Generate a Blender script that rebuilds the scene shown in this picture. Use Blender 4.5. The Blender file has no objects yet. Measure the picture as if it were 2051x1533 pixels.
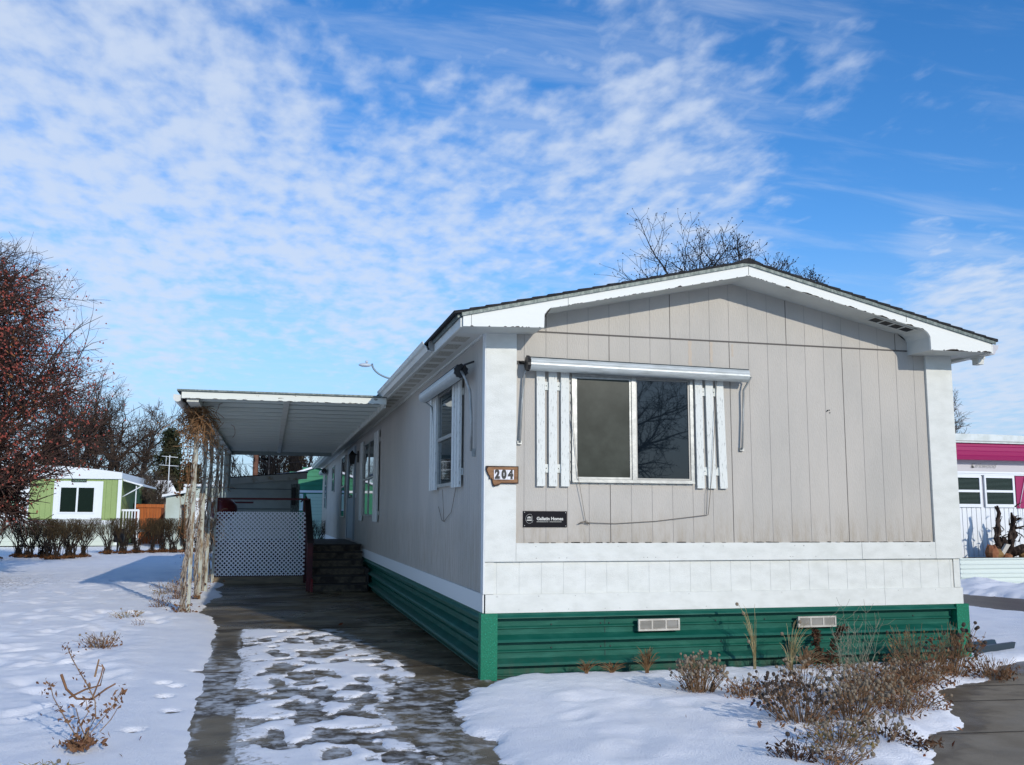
import bpy, math, random
import numpy as np
from mathutils import Vector, Matrix
R = math.radians
SC = bpy.context.scene
COL = SC.collection

# ------------------------------------------------------------ camera
cam = bpy.data.cameras.new('camera'); camo = bpy.data.objects.new('camera', cam); COL.objects.link(camo)
CY, CP, CR = -0.2460, 0.1370, 0.0050
_r = Vector((math.cos(CY), math.sin(CY), 0)); _f = Vector((-math.sin(CY), math.cos(CY), 0)); _u = Vector((0, 0, 1))
_f2 = _f*math.cos(CP) + _u*math.sin(CP); _u2 = -_f*math.sin(CP) + _u*math.cos(CP)
_r3 = _r*math.cos(CR) + _u2*math.sin(CR); _u3 = -_r*math.sin(CR) + _u2*math.cos(CR)
M = Matrix((_r3, _u3, -_f2)).transposed().to_4x4(); M.translation = Vector((-1.8328, -8.2543, 1.4022))
camo.matrix_world = M
cam.sensor_width = 36; cam.lens = 1912.2/2051*36; cam.clip_end = 2000; cam.clip_start = 0.05
SC.camera = camo

# ------------------------------------------------------------ view, sky, sun
SC.view_settings.view_transform = 'Standard'; SC.view_settings.look = 'None'
SC.view_settings.gamma = 1; SC.view_settings.exposure = 0.56
SUN_EL = R(21.0); SUN_AZ = math.atan2(0.11, 0.35)       # the sun stands behind the camera, a little to the right
sdir = Vector((math.sin(SUN_AZ)*math.cos(SUN_EL), -math.cos(SUN_AZ)*math.cos(SUN_EL), math.sin(SUN_EL)))
sl = bpy.data.lights.new('sun', 'SUN'); sl.energy = 2.05; sl.angle = R(0.5); sl.color = (1.0, 0.93, 0.83)
so = bpy.data.objects.new('sun', sl); COL.objects.link(so)
so.rotation_euler = (-sdir).to_track_quat('-Z', 'Y').to_euler()

W = bpy.data.worlds.new('World'); SC.world = W; W.use_nodes = True
nt = W.node_tree; nt.nodes.clear(); N = nt.nodes.new; L = nt.links.new
def math_node(nt_, op, a, b=None, clamp=False):
    n = nt_.nodes.new('ShaderNodeMath'); n.operation = op; n.use_clamp = clamp
    for i, v in enumerate((a, b)):
        if v is None: continue
        if isinstance(v, (int, float)): n.inputs[i].default_value = v
        else: nt_.links.new(v, n.inputs[i])
    return n.outputs[0]
sky = N('ShaderNodeTexSky'); sky.sky_type = 'NISHITA'; sky.sun_disc = False
sky.sun_elevation = SUN_EL; sky.sun_rotation = math.atan2(sdir.x, sdir.y); sky.altitude = 1400; sky.air_density = 1.0; sky.dust_density = 0.4; sky.ozone_density = 2.2
hs = N('ShaderNodeHueSaturation'); hs.inputs['Saturation'].default_value = 1.32; hs.inputs['Hue'].default_value = 0.506; hs.inputs['Value'].default_value = 1.0; L(sky.outputs[0], hs.inputs['Color'])
bg = N('ShaderNodeBackground'); bg.inputs['Strength'].default_value = 0.135; L(hs.outputs[0], bg.inputs['Color'])
tc = N('ShaderNodeTexCoord'); sp = N('ShaderNodeSeparateXYZ'); L(tc.outputs['Generated'], sp.inputs[0])
zz = math_node(nt, 'MAXIMUM', sp.outputs[2], 0.02)
zz = math_node(nt, 'ADD', zz, 0.09)
cx = math_node(nt, 'DIVIDE', sp.outputs[0], zz); cy = math_node(nt, 'DIVIDE', sp.outputs[1], zz)
cb = N('ShaderNodeCombineXYZ'); L(cx, cb.inputs[0]); L(cy, cb.inputs[1])
def noise(nt_, vec, scale, detail=5, rough=0.5, dist=0.0):
    n = nt_.nodes.new('ShaderNodeTexNoise'); n.inputs['Scale'].default_value = scale; n.inputs['Detail'].default_value = detail
    n.inputs['Roughness'].default_value = rough; n.inputs['Distortion'].default_value = dist
    if vec is not None: nt_.links.new(vec, n.inputs['Vector'])
    return n.outputs['Fac']
def maprange(nt_, v, a, b, c, d, smooth=True):
    n = nt_.nodes.new('ShaderNodeMapRange'); n.interpolation_type = 'SMOOTHSTEP' if smooth else 'LINEAR'
    nt_.links.new(v, n.inputs[0]); 
    for i, q in enumerate((a, b, c, d)): n.inputs[i+1].default_value = q
    return n.outputs[0]
BL = [(-0.85, 0.25, 0.45, 0.75, 0.85), (-0.6, -0.55, 0.55, 0.7, 0.7), (-0.1, 0.1, 0.98, 0.45, 0.5), (0.75, -0.3, 0.55, 0.5, 0.4), (-0.188, 0.928, 0.321, 0.225, 1.0), (-0.07, 0.926, 0.371, 0.157, 0.95), (0.029, 0.961, 0.275, 0.157, 0.9), (0.168, 0.937, 0.305, 0.173, 0.85), (-0.144, 0.96, 0.241, 0.18, 0.95), (0.207, 0.881, 0.425, 0.12, 0.3), (0.35, 0.839, 0.418, 0.105, 0.33), (0.505, 0.751, 0.426, 0.063, 0.5), (0.341, 0.889, 0.304, 0.17, 0.68), (0.44, 0.85, 0.28, 0.11, 0.6), (0.35, 0.84, 0.42, 0.16, 0.5), (0.1, 0.96, 0.22, 0.12, 0.7), (0.596, 0.758, 0.262, 0.037, 0.7), (0.635, 0.746, 0.202, 0.084, 0.75), (0.651, 0.745, 0.135, 0.12, 0.95), (-0.222, 0.878, 0.424, 0.15, 0.8), (-0.102, 0.889, 0.446, 0.131, 0.5), (0.61, 0.694, 0.383, 0.063, 0.3), (0.059, 0.892, 0.448, 0.105, 0.3), (-0.3, 0.95, 0.1, 0.3, 0.55)]  # leading blobs: unseen clouds, added to brighten the lawn and side wall
acc = None
for bx_, by_, bz_, rr, w in BL:
    v = N('ShaderNodeVectorMath'); v.operation = 'DISTANCE'; L(tc.outputs['Generated'], v.inputs[0]); v.inputs[1].default_value = (bx_, by_, bz_)
    g = maprange(nt, v.outputs['Value'], rr*1.15, rr*0.1, 0.0, w)
    inv = math_node(nt, 'SUBTRACT', 1.0, g)
    acc = inv if acc is None else math_node(nt, 'MULTIPLY', acc, inv)
mask = math_node(nt, 'SUBTRACT', 1.0, acc)
wv = N('ShaderNodeMapping'); wv.inputs['Rotation'].default_value = (0, 0, R(-8)); wv.inputs['Scale'].default_value = (1.0, 0.66, 1); L(cb.outputs[0], wv.inputs[0])
puff = noise(nt, wv.outputs[0], 11.5, 5, 0.5, 0.1)
puff2 = noise(nt, wv.outputs[0], 26.0, 4, 0.5, 0.1)
soft = noise(nt, cb.outputs[0], 1.7, 5, 0.55, 0.3)
wm = N('ShaderNodeMapping'); wm.inputs['Rotation'].default_value = (0, 0, R(35)); wm.inputs['Scale'].default_value = (0.8, 3.2, 1); L(cb.outputs[0], wm.inputs[0])
wisp = noise(nt, wm.outputs[0], 2.2, 8, 0.6, 0.4)
pf = math_node(nt, 'ADD', math_node(nt, 'MULTIPLY', puff, 0.72), math_node(nt, 'MULTIPLY', puff2, 0.28))
thr = math_node(nt, 'ADD', math_node(nt, 'MULTIPLY', mask, 0.43), math_node(nt, 'MULTIPLY', soft, 0.42))
dens = maprange(nt, math_node(nt, 'ADD', pf, thr), 0.78, 1.26, 0.0, 1.0)
wd = maprange(nt, math_node(nt, 'ADD', wisp, math_node(nt, 'MULTIPLY', mask, 0.25)), 0.50, 0.90, 0.0, 0.45)
den = math_node(nt, 'MAXIMUM', dens, wd)
den = math_node(nt, 'MULTIPLY', den, 0.84)
bgc = N('ShaderNodeBackground'); bgc.inputs['Color'].default_value = (0.70, 0.80, 0.97, 1); bgc.inputs['Strength'].default_value = 0.64
mx = N('ShaderNodeMixShader'); L(den, mx.inputs[0]); L(bg.outputs[0], mx.inputs[1]); L(bgc.outputs[0], mx.inputs[2])
# pale blue air low over the roofs
hz = maprange(nt, sp.outputs[2], 0.02, 0.30, 0.85, 0.0)
bgh = N('ShaderNodeBackground'); bgh.inputs['Color'].default_value = (0.47, 0.69, 1.0, 1); bgh.inputs['Strength'].default_value = 0.54
mh = N('ShaderNodeMixShader'); L(hz, mh.inputs[0]); L(bg.outputs[0], mh.inputs[1]); L(bgh.outputs[0], mh.inputs[2]); L(mh.outputs[0], mx.inputs[1])
wo = N('ShaderNodeOutputWorld'); L(mx.outputs[0], wo.inputs[0])

# ------------------------------------------------------------ materials
def mat(name, col, rough=0.6, spec=0.3, metal=0.0, bump=0.0, bscale=60, bstretch=(1, 1, 1), col2=None, cscale=3, cstretch=(1, 1, 1), clo=0.35, chi=0.7, ior=None, detail=5, trans=0.0):
    m = bpy.data.materials.new(name); m.use_nodes = True; t = m.node_tree; b = t.nodes['Principled BSDF']
    b.inputs['Base Color'].default_value = (*col, 1); b.inputs['Roughness'].default_value = rough
    b.inputs['Specular IOR Level'].default_value = spec; b.inputs['Metallic'].default_value = metal
    if ior: b.inputs['IOR'].default_value = ior
    tcn = t.nodes.new('ShaderNodeTexCoord')
    if col2:
        mp = t.nodes.new('ShaderNodeMapping'); mp.inputs['Scale'].default_value = cstretch; t.links.new(tcn.outputs['Object'], mp.inputs[0])
        n = noise(t, mp.outputs[0], cscale, detail, 0.6)
        f = maprange(t, n, clo, chi, 0, 1)
        x = t.nodes.new('ShaderNodeMix'); x.data_type = 'RGBA'; t.links.new(f, x.inputs[0]); x.inputs[6].default_value = (*col, 1); x.inputs[7].default_value = (*col2, 1)
        t.links.new(x.outputs[2], b.inputs['Base Color'])
    if bump:
        mp = t.nodes.new('ShaderNodeMapping'); mp.inputs['Scale'].default_value = bstretch; t.links.new(tcn.outputs['Object'], mp.inputs[0])
        n = noise(t, mp.outputs[0], bscale, 4, 0.6)
        bp = t.nodes.new('ShaderNodeBump'); bp.inputs['Strength'].default_value = bump; bp.inputs['Distance'].default_value = 0.01
        t.links.new(n, bp.inputs['Height']); t.links.new(bp.outputs[0], b.inputs['Normal'])
    return m
def weathered(name, paint, under, scale, stretch, lo, hi, rough=0.6, bump=0.25):
    return mat(name, paint, rough, 0.25, bump=bump, bscale=scale, bstretch=stretch, col2=under, cscale=scale, cstretch=stretch, clo=lo, chi=hi, detail=8)
WHITE = (0.675, 0.69, 0.64)
mt = {}
mt['trim'] = mat('white_trim_paint', WHITE, 0.55, 0.3, bump=0.35, bscale=22, bstretch=(3, 3, 12), col2=(0.60, 0.615, 0.565), cscale=5, cstretch=(1, 1, 2))
mt['fascia'] = weathered('peeling_fascia_paint', (0.73, 0.745, 0.69), (0.52, 0.51, 0.45), 7, (1, 1, 2), 0.68, 0.76)
mt['bare'] = mat('bare_rotten_wood', (0.035, 0.028, 0.022), 0.9, 0.1)
mt['siding'] = mat('warm_grey_siding_paint', (0.49, 0.46, 0.405), 0.65, 0.2, bump=0.6, bscale=16, bstretch=(9, 9, 1.6), col2=(0.43, 0.41, 0.365), cscale=1.6, cstretch=(1, 1, 0.4))
def grime(m, z0, z1, col):
    t = m.node_tree; b = t.nodes['Principled BSDF']; src = b.inputs['Base Color'].links[0].from_socket; tcn = t.nodes.new('ShaderNodeTexCoord'); sp_n = t.nodes.new('ShaderNodeSeparateXYZ'); t.links.new(tcn.outputs['Object'], sp_n.inputs[0])
    mp = t.nodes.new('ShaderNodeMapping'); mp.inputs['Scale'].default_value = (6, 6, 1.2); t.links.new(tcn.outputs['Object'], mp.inputs[0])
    f = math_node(t, 'MULTIPLY', maprange(t, sp_n.outputs[2], z0, z1, 1, 0), maprange(t, noise(t, mp.outputs[0], 2.2, 8, .7), .38, .7, 0.1, .75))
    x = t.nodes.new('ShaderNodeMix'); x.data_type = 'RGBA'; t.links.new(f, x.inputs[0]); t.links.new(src, x.inputs[6]); x.inputs[7].default_value = (*col, 1); t.links.new(x.outputs[2], b.inputs['Base Color'])
grime(mt['siding'], 1.14, 1.55, (.34, .29, .22))
mt['groove'] = mat('siding_groove_dark', (0.31, 0.295, 0.275), 0.8, 0.1)
mt['stain'] = mat('siding_rust_stain', (0.475, 0.41, 0.33), 0.7, 0.2)
mt['soffit'] = mat('soffit_paint', (0.58, 0.60, 0.56), 0.6, 0.25, col2=(0.50, 0.52, 0.48), cscale=2)
mt['sidesoffit'] = mat('cream_soffit', (0.60, 0.60, 0.54), 0.6, 0.25)
mt['vent_dark'] = mat('soffit_perforation', (0.50, 0.48, 0.41), 0.8, 0.1, col2=(0.34, 0.32, 0.26), cscale=70, clo=0.45, chi=0.55)
mt['green'] = mat('green_skirting_paint', (0.005, 0.085, 0.058), 0.5, 0.2, bump=0.12, bscale=6, bstretch=(1, 1, 3), col2=(0.018, 0.125, 0.088), cscale=5, cstretch=(.7, .7, 3), clo=.42, chi=.75, detail=8)
grime(mt['green'], 0.0, .22, (.07, .085, .06))
mt['greenpost'] = mat('green_corner_paint', (0.005, 0.15, 0.08), 0.5, 0.25, bump=0.5, bscale=60, bstretch=(2, 2, 1), col2=(0.012, 0.25, 0.15), cscale=75, clo=0.56, chi=0.62)
mt['shingle'] = mat('black_asphalt_shingle', (0.018, 0.019, 0.02), 0.9, 0.2, bump=0.6, bscale=120, col2=(0.035, 0.035, 0.035), cscale=20)
mt['drip'] = mat('grey_green_drip_edge', (0.09, 0.12, 0.11), 0.5, 0.3, metal=0.2, col2=(0.22, 0.25, 0.23), cscale=18, cstretch=(2, 1, 1))
mt['alu'] = mat('mill_aluminium', (0.34, 0.35, 0.33), 0.45, 0.5, metal=0.5, bump=0.1, bscale=30, col2=(0.45, 0.46, 0.43), cscale=14)
mt['aludark'] = mat('weathered_aluminium', (0.30, 0.30, 0.28), 0.5, 0.4, metal=0.5)
mt['awn'] = mat('awning_white_metal', (0.52, 0.56, 0.55), 0.38, 0.5, metal=0.15, bump=0.15, bscale=25, col2=(0.40, 0.43, 0.41), cscale=16, cstretch=(.4, 3, 3))
mt['line'] = mat('dark_rubber_line', (0.05, 0.06, 0.06), 0.7, 0.2)
mt['black'] = mat('black_plastic', (0.008, 0.008, 0.009), 0.45, 0.4)
mt['glass'] = mat('dark_window_glass', (0.006, 0.010, 0.014), 0.015, 0.5, ior=1.6, bump=0.012, bscale=1.6)
mt['glassroom'] = mat('dim_window_glass', (0.02, 0.035, 0.04), 0.03, 0.5, ior=1.7)
mt['screen'] = mat('window_insect_screen', (0.014, 0.019, 0.012), 0.3, 0.25, col2=(0.045, 0.052, 0.040), cscale=2.0, detail=8)
mt['shutter'] = weathered('cracked_white_shutter_paint', (0.68, 0.70, 0.65), (0.20, 0.21, 0.19), 26, (4.5, 4.5, 0.55), 0.56, 0.68, bump=0.5)
mt['gutter'] = mat('off_white_gutter', (0.60, 0.61, 0.56), 0.4, 0.45, col2=(0.46, 0.46, 0.40), cscale=6, cstretch=(1, 0.4, 1), clo=0.5, chi=0.8)
mt['cord'] = mat('tan_cord', (0.22, 0.19, 0.15), 0.8, 0.1)
mt['signwood'] = mat('stained_sign_wood', (0.26, 0.125, 0.045), 0.5, 0.35, bump=0.3, bscale=10, bstretch=(2, 2, 14), col2=(0.13, 0.055, 0.018), cscale=7, cstretch=(1.0, 1, 8))
mt['signedge'] = mat('burnt_sign_edge', (0.03, 0.015, 0.008), 0.6, 0.2)
mt['tile'] = mat('white_number_tile', (0.70, 0.70, 0.74), 0.3, 0.5)
mt['silver'] = mat('silver_print', (0.55, 0.55, 0.50), 0.4, 0.5)
mt['signblack'] = mat('black_sign_face', (0.003, 0.003, 0.006), 0.5, 0.12)
mt['cornergrey'] = mat('side_trim_paint', (0.66, 0.68, 0.66), 0.6, 0.3, bump=0.15, bscale=30)

# ------------------------------------------------------------ mesh helpers
class MB:
    def __init__(s): s.v = []; s.f = []; s.sm = []
    def add(s, vs, fs, smooth=False):
        o = len(s.v); s.v.extend([tuple(p) for p in vs]); s.f.extend([tuple(i+o for i in f) for f in fs]); s.sm.extend([smooth]*len(fs)); return s
    def box(s, x0, x1, y0, y1, z0, z1):
        vs = [(x, y, z) for x in (x0, x1) for y in (y0, y1) for z in (z0, z1)]
        return s.add(vs, [(0, 1, 3, 2), (4, 6, 7, 5), (0, 4, 5, 1), (2, 3, 7, 6), (0, 2, 6, 4), (1, 5, 7, 3)])
    def obox(s, c, ax, ay, az):
        c = Vector(c); ax, ay, az = Vector(ax), Vector(ay), Vector(az)
        vs = [c + ax*i + ay*j + az*k for i in (-1, 1) for j in (-1, 1) for k in (-1, 1)]
        return s.add(vs, [(0, 1, 3, 2), (4, 6, 7, 5), (0, 4, 5, 1), (2, 3, 7, 6), (0, 2, 6, 4), (1, 5, 7, 3)])
    def prism(s, poly, axis, a, b):
        """extrude a closed 2-D outline along an axis; poly gives the other two coordinates in x,y,z order"""
        def P(u, v, w): return {0: (w, u, v), 1: (u, w, v), 2: (u, v, w)}[axis]
        n = len(poly); vs = [P(u, v, a) for u, v in poly] + [P(u, v, b) for u, v in poly]
        fs = [(i, (i+1) % n, n+(i+1) % n, n+i) for i in range(n)] + [tuple(range(n))[::-1], tuple(range(n, 2*n))]
        return s.add(vs, fs)
    def tube(s, pts, rad, n=5, cap=True, smooth=True):
        pts = [Vector(p) for p in pts]; m = len(pts)
        if not hasattr(rad, '__len__'): rad = [rad]*m
        vs = []; up = Vector((0.31, 0.17, 0.93))
        for i, p in enumerate(pts):
            d = (pts[min(i+1, m-1)] - pts[max(i-1, 0)])
            if d.length < 1e-9: d = Vector((0, 0, 1))
            d.normalize(); a = d.cross(up)
            if a.length < 0.05: a = d.cross(Vector((1, 0, 0)))
            a.normalize(); b = d.cross(a)
            for k in range(n):
                t = 2*math.pi*k/n; vs.append(p + (a*math.cos(t) + b*math.sin(t))*rad[i])
        fs = [(i*n+k, i*n+(k+1) % n, (i+1)*n+(k+1) % n, (i+1)*n+k) for i in range(m-1) for k in range(n)]
        if cap: fs += [tuple(range(n))[::-1], tuple(range((m-1)*n, m*n))]
        return s.add(vs, fs, smooth)
    def ball(s, c, r, n=6, m=4, sq=(1, 1, 1)):
        c = Vector(c); vs = [c + Vector((0, 0, -r*sq[2]))]
        for j in range(1, m):
            ph = -math.pi/2 + math.pi*j/m
            for k in range(n):
                t = 2*math.pi*k/n; vs.append(c + Vector((r*sq[0]*math.cos(ph)*math.cos(t), r*sq[1]*math.cos(ph)*math.sin(t), r*sq[2]*math.sin(ph))))
        vs.append(c + Vector((0, 0, r*sq[2]))); fs = [(0, 1+(k+1) % n, 1+k) for k in range(n)]
        for j in range(m-2): fs += [(1+j*n+k, 1+j*n+(k+1) % n, 1+(j+1)*n+(k+1) % n, 1+(j+1)*n+k) for k in range(n)]
        e = len(vs)-1; fs += [(e, 1+(m-2)*n+k, 1+(m-2)*n+(k+1) % n) for k in range(n)]
        return s.add(vs, fs, True)
    def quad(s, a, b, c, d): return s.add([a, b, c, d], [(0, 1, 2, 3)])
    def tri(s, a, b, c): return s.add([a, b, c], [(0, 1, 2)])
    def build(s, name, m, parent=None, loc=None):
        me = bpy.data.meshes.new(name); 
        off = Vector(loc) if loc is not None else None
        vs = s.v if off is None else [(a-off.x, b-off.y, c-off.z) for a, b, c in s.v]
        me.from_pydata(vs, [], s.f); me.polygons.foreach_set('use_smooth', s.sm); me.update()
        o = bpy.data.objects.new(name, me); COL.objects.link(o)
        me.materials.append(mt[m] if isinstance(m, str) else m)
        if off is not None: o.location = off
        if parent: o.parent = parent
        return o
def tag(o, label=None, cat=None, group=None, kind=None):
    for k, v in (('label', label), ('category', cat), ('group', group), ('kind', kind)):
        if v: o[k] = v
    return o
def thing(name, label, cat, group=None):
    o = bpy.data.objects.new(name, None); COL.objects.link(o); o.empty_display_size = 0.2
    return tag(o, label, cat, group)
def box(name, m, parent, *b): return MB().box(*b).build(name, m, parent)
def text(body, size, m, parent, mat4, name='lettering', bold=0.0, shear=0.0, spacing=1.0, thick=0.0012, align='CENTER'):
    c = bpy.data.curves.new('t', 'FONT'); c.body = body; c.size = size; c.extrude = thick; c.offset = bold; c.shear = shear; c.space_character = spacing
    c.align_x = align; c.align_y = 'CENTER'; c.resolution_u = 4
    t = bpy.data.objects.new('t', c); COL.objects.link(t); bpy.context.view_layer.update()
    me = bpy.data.meshes.new_from_object(t.evaluated_get(bpy.context.evaluated_depsgraph_get())); bpy.data.objects.remove(t)
    me.materials.clear(); me.materials.append(mt[m]); o = bpy.data.objects.new(name, me); COL.objects.link(o)
    o.matrix_world = mat4; 
    if parent: o.parent = parent
    return o
def facing(x, y, z, sx=1.0): return Matrix.Translation((x, y, z)) @ Matrix.Rotation(math.pi/2, 4, 'X') @ Matrix.Diagonal((sx, 1, 1, 1))
rng = random.Random(7)

# ------------------------------------------------------------ THE MOBILE HOME
HW = 4.84; HL = 27.2; GR = 0.2032; G0 = 0.354; PX = 2.42
home = thing('mobile_home', 'long pale grey mobile home with white trim, green skirting and low gabled black roof', 'mobile home')
def soffz(x): return 3.62 - 0.222*abs(x-PX)
def siding_run(mb, gm, xs0, xs1, z0, zt, y, depth, grooves, gw=0.007, wide=()):
    """strips of board between grooves, facing -y"""
    edges = [xs0] + [g for g in grooves if xs0 < g < xs1] + [xs1]
    for i in range(len(edges)-1):
        a = edges[i] + (gw/2 if i else 0); b = edges[i+1] - (gw/2 if i < len(edges)-2 else 0)
        pts = [(a, z0), (b, z0), (b, zt(b))]
        if a < PX < b and abs(zt(PX)-zt(a)) > 1e-6: pts.append((PX, zt(PX)))
        pts.append((a, zt(a))); mb.prism(pts, 1, y, y+depth)
    for i in range(1, len(edges)-1):
        g = edges[i]; gm.prism([(g-gw, z0), (g+gw, z0), (g+gw, zt(g)-0.002), (g-gw, zt(g)-0.002)], 1, y+0.0025, y+depth-0.002)
gs = [G0 + GR*k for k in range(-2, 24)]
mb = MB(); gm = MB()
siding_run(mb, gm, 0.27, 4.56, 1.14, lambda x: 3.046, 0.0, 0.03, gs, 0.0045)
siding_run(mb, gm, 0.27, 4.56, 3.060, lambda x: soffz(x)+0.02 if 0.5 < x < 4.3 else 3.10, -0.004, 0.03, gs, 0.0045)
wall = mb.build('front_siding', 'siding', home); gm.build('siding_groove', 'groove', wall)
sm_ = MB()
for k in (4, 10, 16): sm_.box(G0+GR*k-0.0035, G0+GR*k+0.0035, -0.0012, 0.01, 1.15, 3.045)
for k in (1, 7, 13, 19): sm_.box(G0+GR*k-0.0035, G0+GR*k+0.0035, -0.0052, 0.01, 3.06, soffz(G0+GR*k))
sm_.box(0.28, 4.55, -0.0055, 0.01, 3.047, 3.0585)
sm_.build('panel_seam', mat('panel_seam_brown', (.13, .12, .11), .8, .1), wall)
for (x, zt_, w_, h_) in ((1.98, 3.04, .035, .24), (2.2, 3.04, .03, .20), (2.42, 3.03, .02, .12)):
    st = MB(); n = 9; ed = []
    for i in range(n): ed.append((x-w_*(0.5+0.12*math.sin(i*2.1)), zt_-h_*i/(n-1)))
    for i in range(n-1, -1, -1): ed.append((x+w_*(0.45+0.15*math.sin(i*1.7+1)), zt_-h_*i/(n-1)))
    st.prism(ed, 1, -0.0009, 0.001); st.build('rust_stain', 'stain', wall)
# side wall, facing -x
mb = MB(); gm = MB(); step = 0.1016; n = int((HL-0.1)/step)
for i in range(n):
    a = 0.07 + i*step + 0.003; b = 0.07 + (i+1)*step - 0.003
    mb.box(0.0, 0.02, a, b, 0.70, 3.09)
gm.box(0.005, 0.03, 0.05, HL-0.05, 0.70, 3.09)
side = mb.build('side_siding', 'siding', home); gm.build('siding_groove', 'groove', side)
box('wall_core', 'groove', home, 0.068, HW-0.01, 0.068, HL-0.01, 0.56, 3.08)
MB().prism([(0.3, 3.081), (HW-.3, 3.081), (HW-.3, 3.13), (PX, 3.60), (0.3, 3.13)], 1, 0.035, HL-0.01).build('gable_core', 'groove', home)
box('right_siding', 'siding', home, HW-0.008, HW+0.003, 0.02, HL, 0.56, 3.09)
box('rear_siding', 'siding', home, 0.02, HW-0.01, HL-0.008, HL+0.004, 0.56, 3.09)
# corner boards and trim
box('corner_board', 'trim', home, -0.004, 0.276, -0.026, -0.001, 0.990, 3.06)
box('corner_board', 'trim', home, 4.545, 4.846, -0.026, -0.001, 0.990, 3.06)
box('corner_board', 'cornergrey', home, -0.016, -0.001, -0.024, 0.075, 0.715, 3.06)
box('bottom_trim', 'trim', home, 0.279, 3.72, -0.024, -0.001, 0.990, 1.150)
box('bottom_trim', 'trim', home, 3.723, 4.542, -0.026, -0.001, 0.991, 1.1505)
# caulk / peeling line on top of the bottom trim
cm = MB()
for i in range(90):
    x = 0.3 + 4.2*rng.random(); w = rng.uniform(.01, .06); box('peeled_paint', 'bare', home, x, x+w, -0.0275, -0.002, 1.1500, 1.1505+rng.uniform(.002, .007))
mb = MB(); gm = MB()
siding_run(mb, gm, 0.085, 4.75, 0.70, lambda x: 0.996, 0.004, 0.02, [g-0.04 for g in gs] + [4.72], 0.003)
lowband = mb.build('lower_band_panel', 'trim', home); gm.build('siding_groove', mat('white_groove', (0.58, 0.60, 0.57), 0.8, 0.1), lowband)
box('corner_board', 'trim', home, 0.002, 0.083, -0.008, 0.0, 0.711, 0.988)
box('corner_board', 'trim', home, 4.752, 4.822, -0.008, 0.0, 0.711, 0.988)
box('base_trim', 'trim', home, 0.008, 3.955, -0.016, 0.0, 0.551, 0.708)
box('base_trim', 'trim', home, 3.958, 4.836, -0.016, 0.0, 0.551, 0.708)
box('side_base_trim', 'cornergrey', home, -0.014, -0.001, 0.0, HL, 0.553, 0.712)
# skirting profile (depth, z) seen in section, outside = negative
def skirt_profile():
    p = []; z = 0.551; p += [(-0.012, 0.551), (-0.012, 0.532), (-0.034, 0.512), (-0.036, 0.506), (0.048, 0.497)]
    for zb in (0.500, 0.300, 0.100):
        p += [(0.048, zb-0.068), (0.030, zb-0.078), (0.030, zb-0.088), (0.048, zb-0.096), (0.048, zb-0.140), (-0.026, zb-0.176), (-0.036, zb-0.192), (-0.036, zb-0.197), (0.048, zb-0.207)]
    return [q for q in p if q[1] > -0.02] + [(0.048, -0.02)]
sp_ = skirt_profile()
closed = sp_ + [(0.064, -0.02), (0.064, 0.551)]
MB().prism([(a, b) for a, b in closed], 0, 0.11, 4.745).build('front_skirting', 'green', home)
MB().prism([(a-0.001, b) for a, b in closed], 1, 0.07, HL).build('side_skirting', 'green', home)
box('skirting_corner_post', 'greenpost', home, -0.034, 0.112, -0.040, 0.06, -0.02, 0.550)
box('skirting_corner_post', 'greenpost', home, 4.735, 4.875, -0.040, 0.06, -0.02, 0.552)
sj = MB(); sj.box(1.118, 1.122, 0.044, 0.055, 0.0, 0.50)
for (x, z) in ((0.62, .44), (1.08, .44), (1.16, .44), (0.62, .24), (1.08, .24), (1.17, .24), (2.2, .44), (2.25, .25), (3.7, .44), (2.7, .44), (4.3, .44), (3.3, .25)):
    MB().ball((x, 0.046, z), 0.008, 6, 4).build('skirting_screw', 'line', home)
sj.build('skirting_joint', 'line', home)
sj = MB()
for y in (4.6, 9.2, 13.8): sj.box(0.044, 0.055, y, y+.006, 0.02, 0.49)
sj.build('skirting_joint', 'line', home)
for (x0, x1, z0, z1) in ((1.41, 1.81, .37, .475), (3.005, 3.405, .365, .465)):
    v = MB(); d = 0.028
    v.box(x0, x1, -0.034, -0.006, z0, z0+.016); v.box(x0, x1, -0.034, -0.006, z1-.016, z1)
    v.box(x0, x0+.016, -0.034, -0.006, z0+.016, z1-.016); v.box(x1-.016, x1, -0.034, -0.006, z0+.016, z1-.016)
    for q in (1, 2): xm = x0+(x1-x0)*q/3; v.box(xm-.007, xm+.007, -0.032, -0.006, z0+.016, z1-.016)
    for k in range(7):
        zc = z0+.022+k*(z1-z0-.038)/6.6; v.obox(((x0+x1)/2, -0.022, zc), ((x1-x0)/2-.016, 0, 0), (0, .006, .003), (0, -.0008, .0026))
    vo = v.build('foundation_vent', mat('galvanised_vent', (0.50, 0.48, 0.43), 0.45, 0.4, metal=0.4, col2=(0.38, 0.36, 0.31), cscale=9), home)
    box('vent_screen', 'line', vo, x0+.01, x1-.01, -0.012, -0.005, z0+.01, z1-.01)

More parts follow.
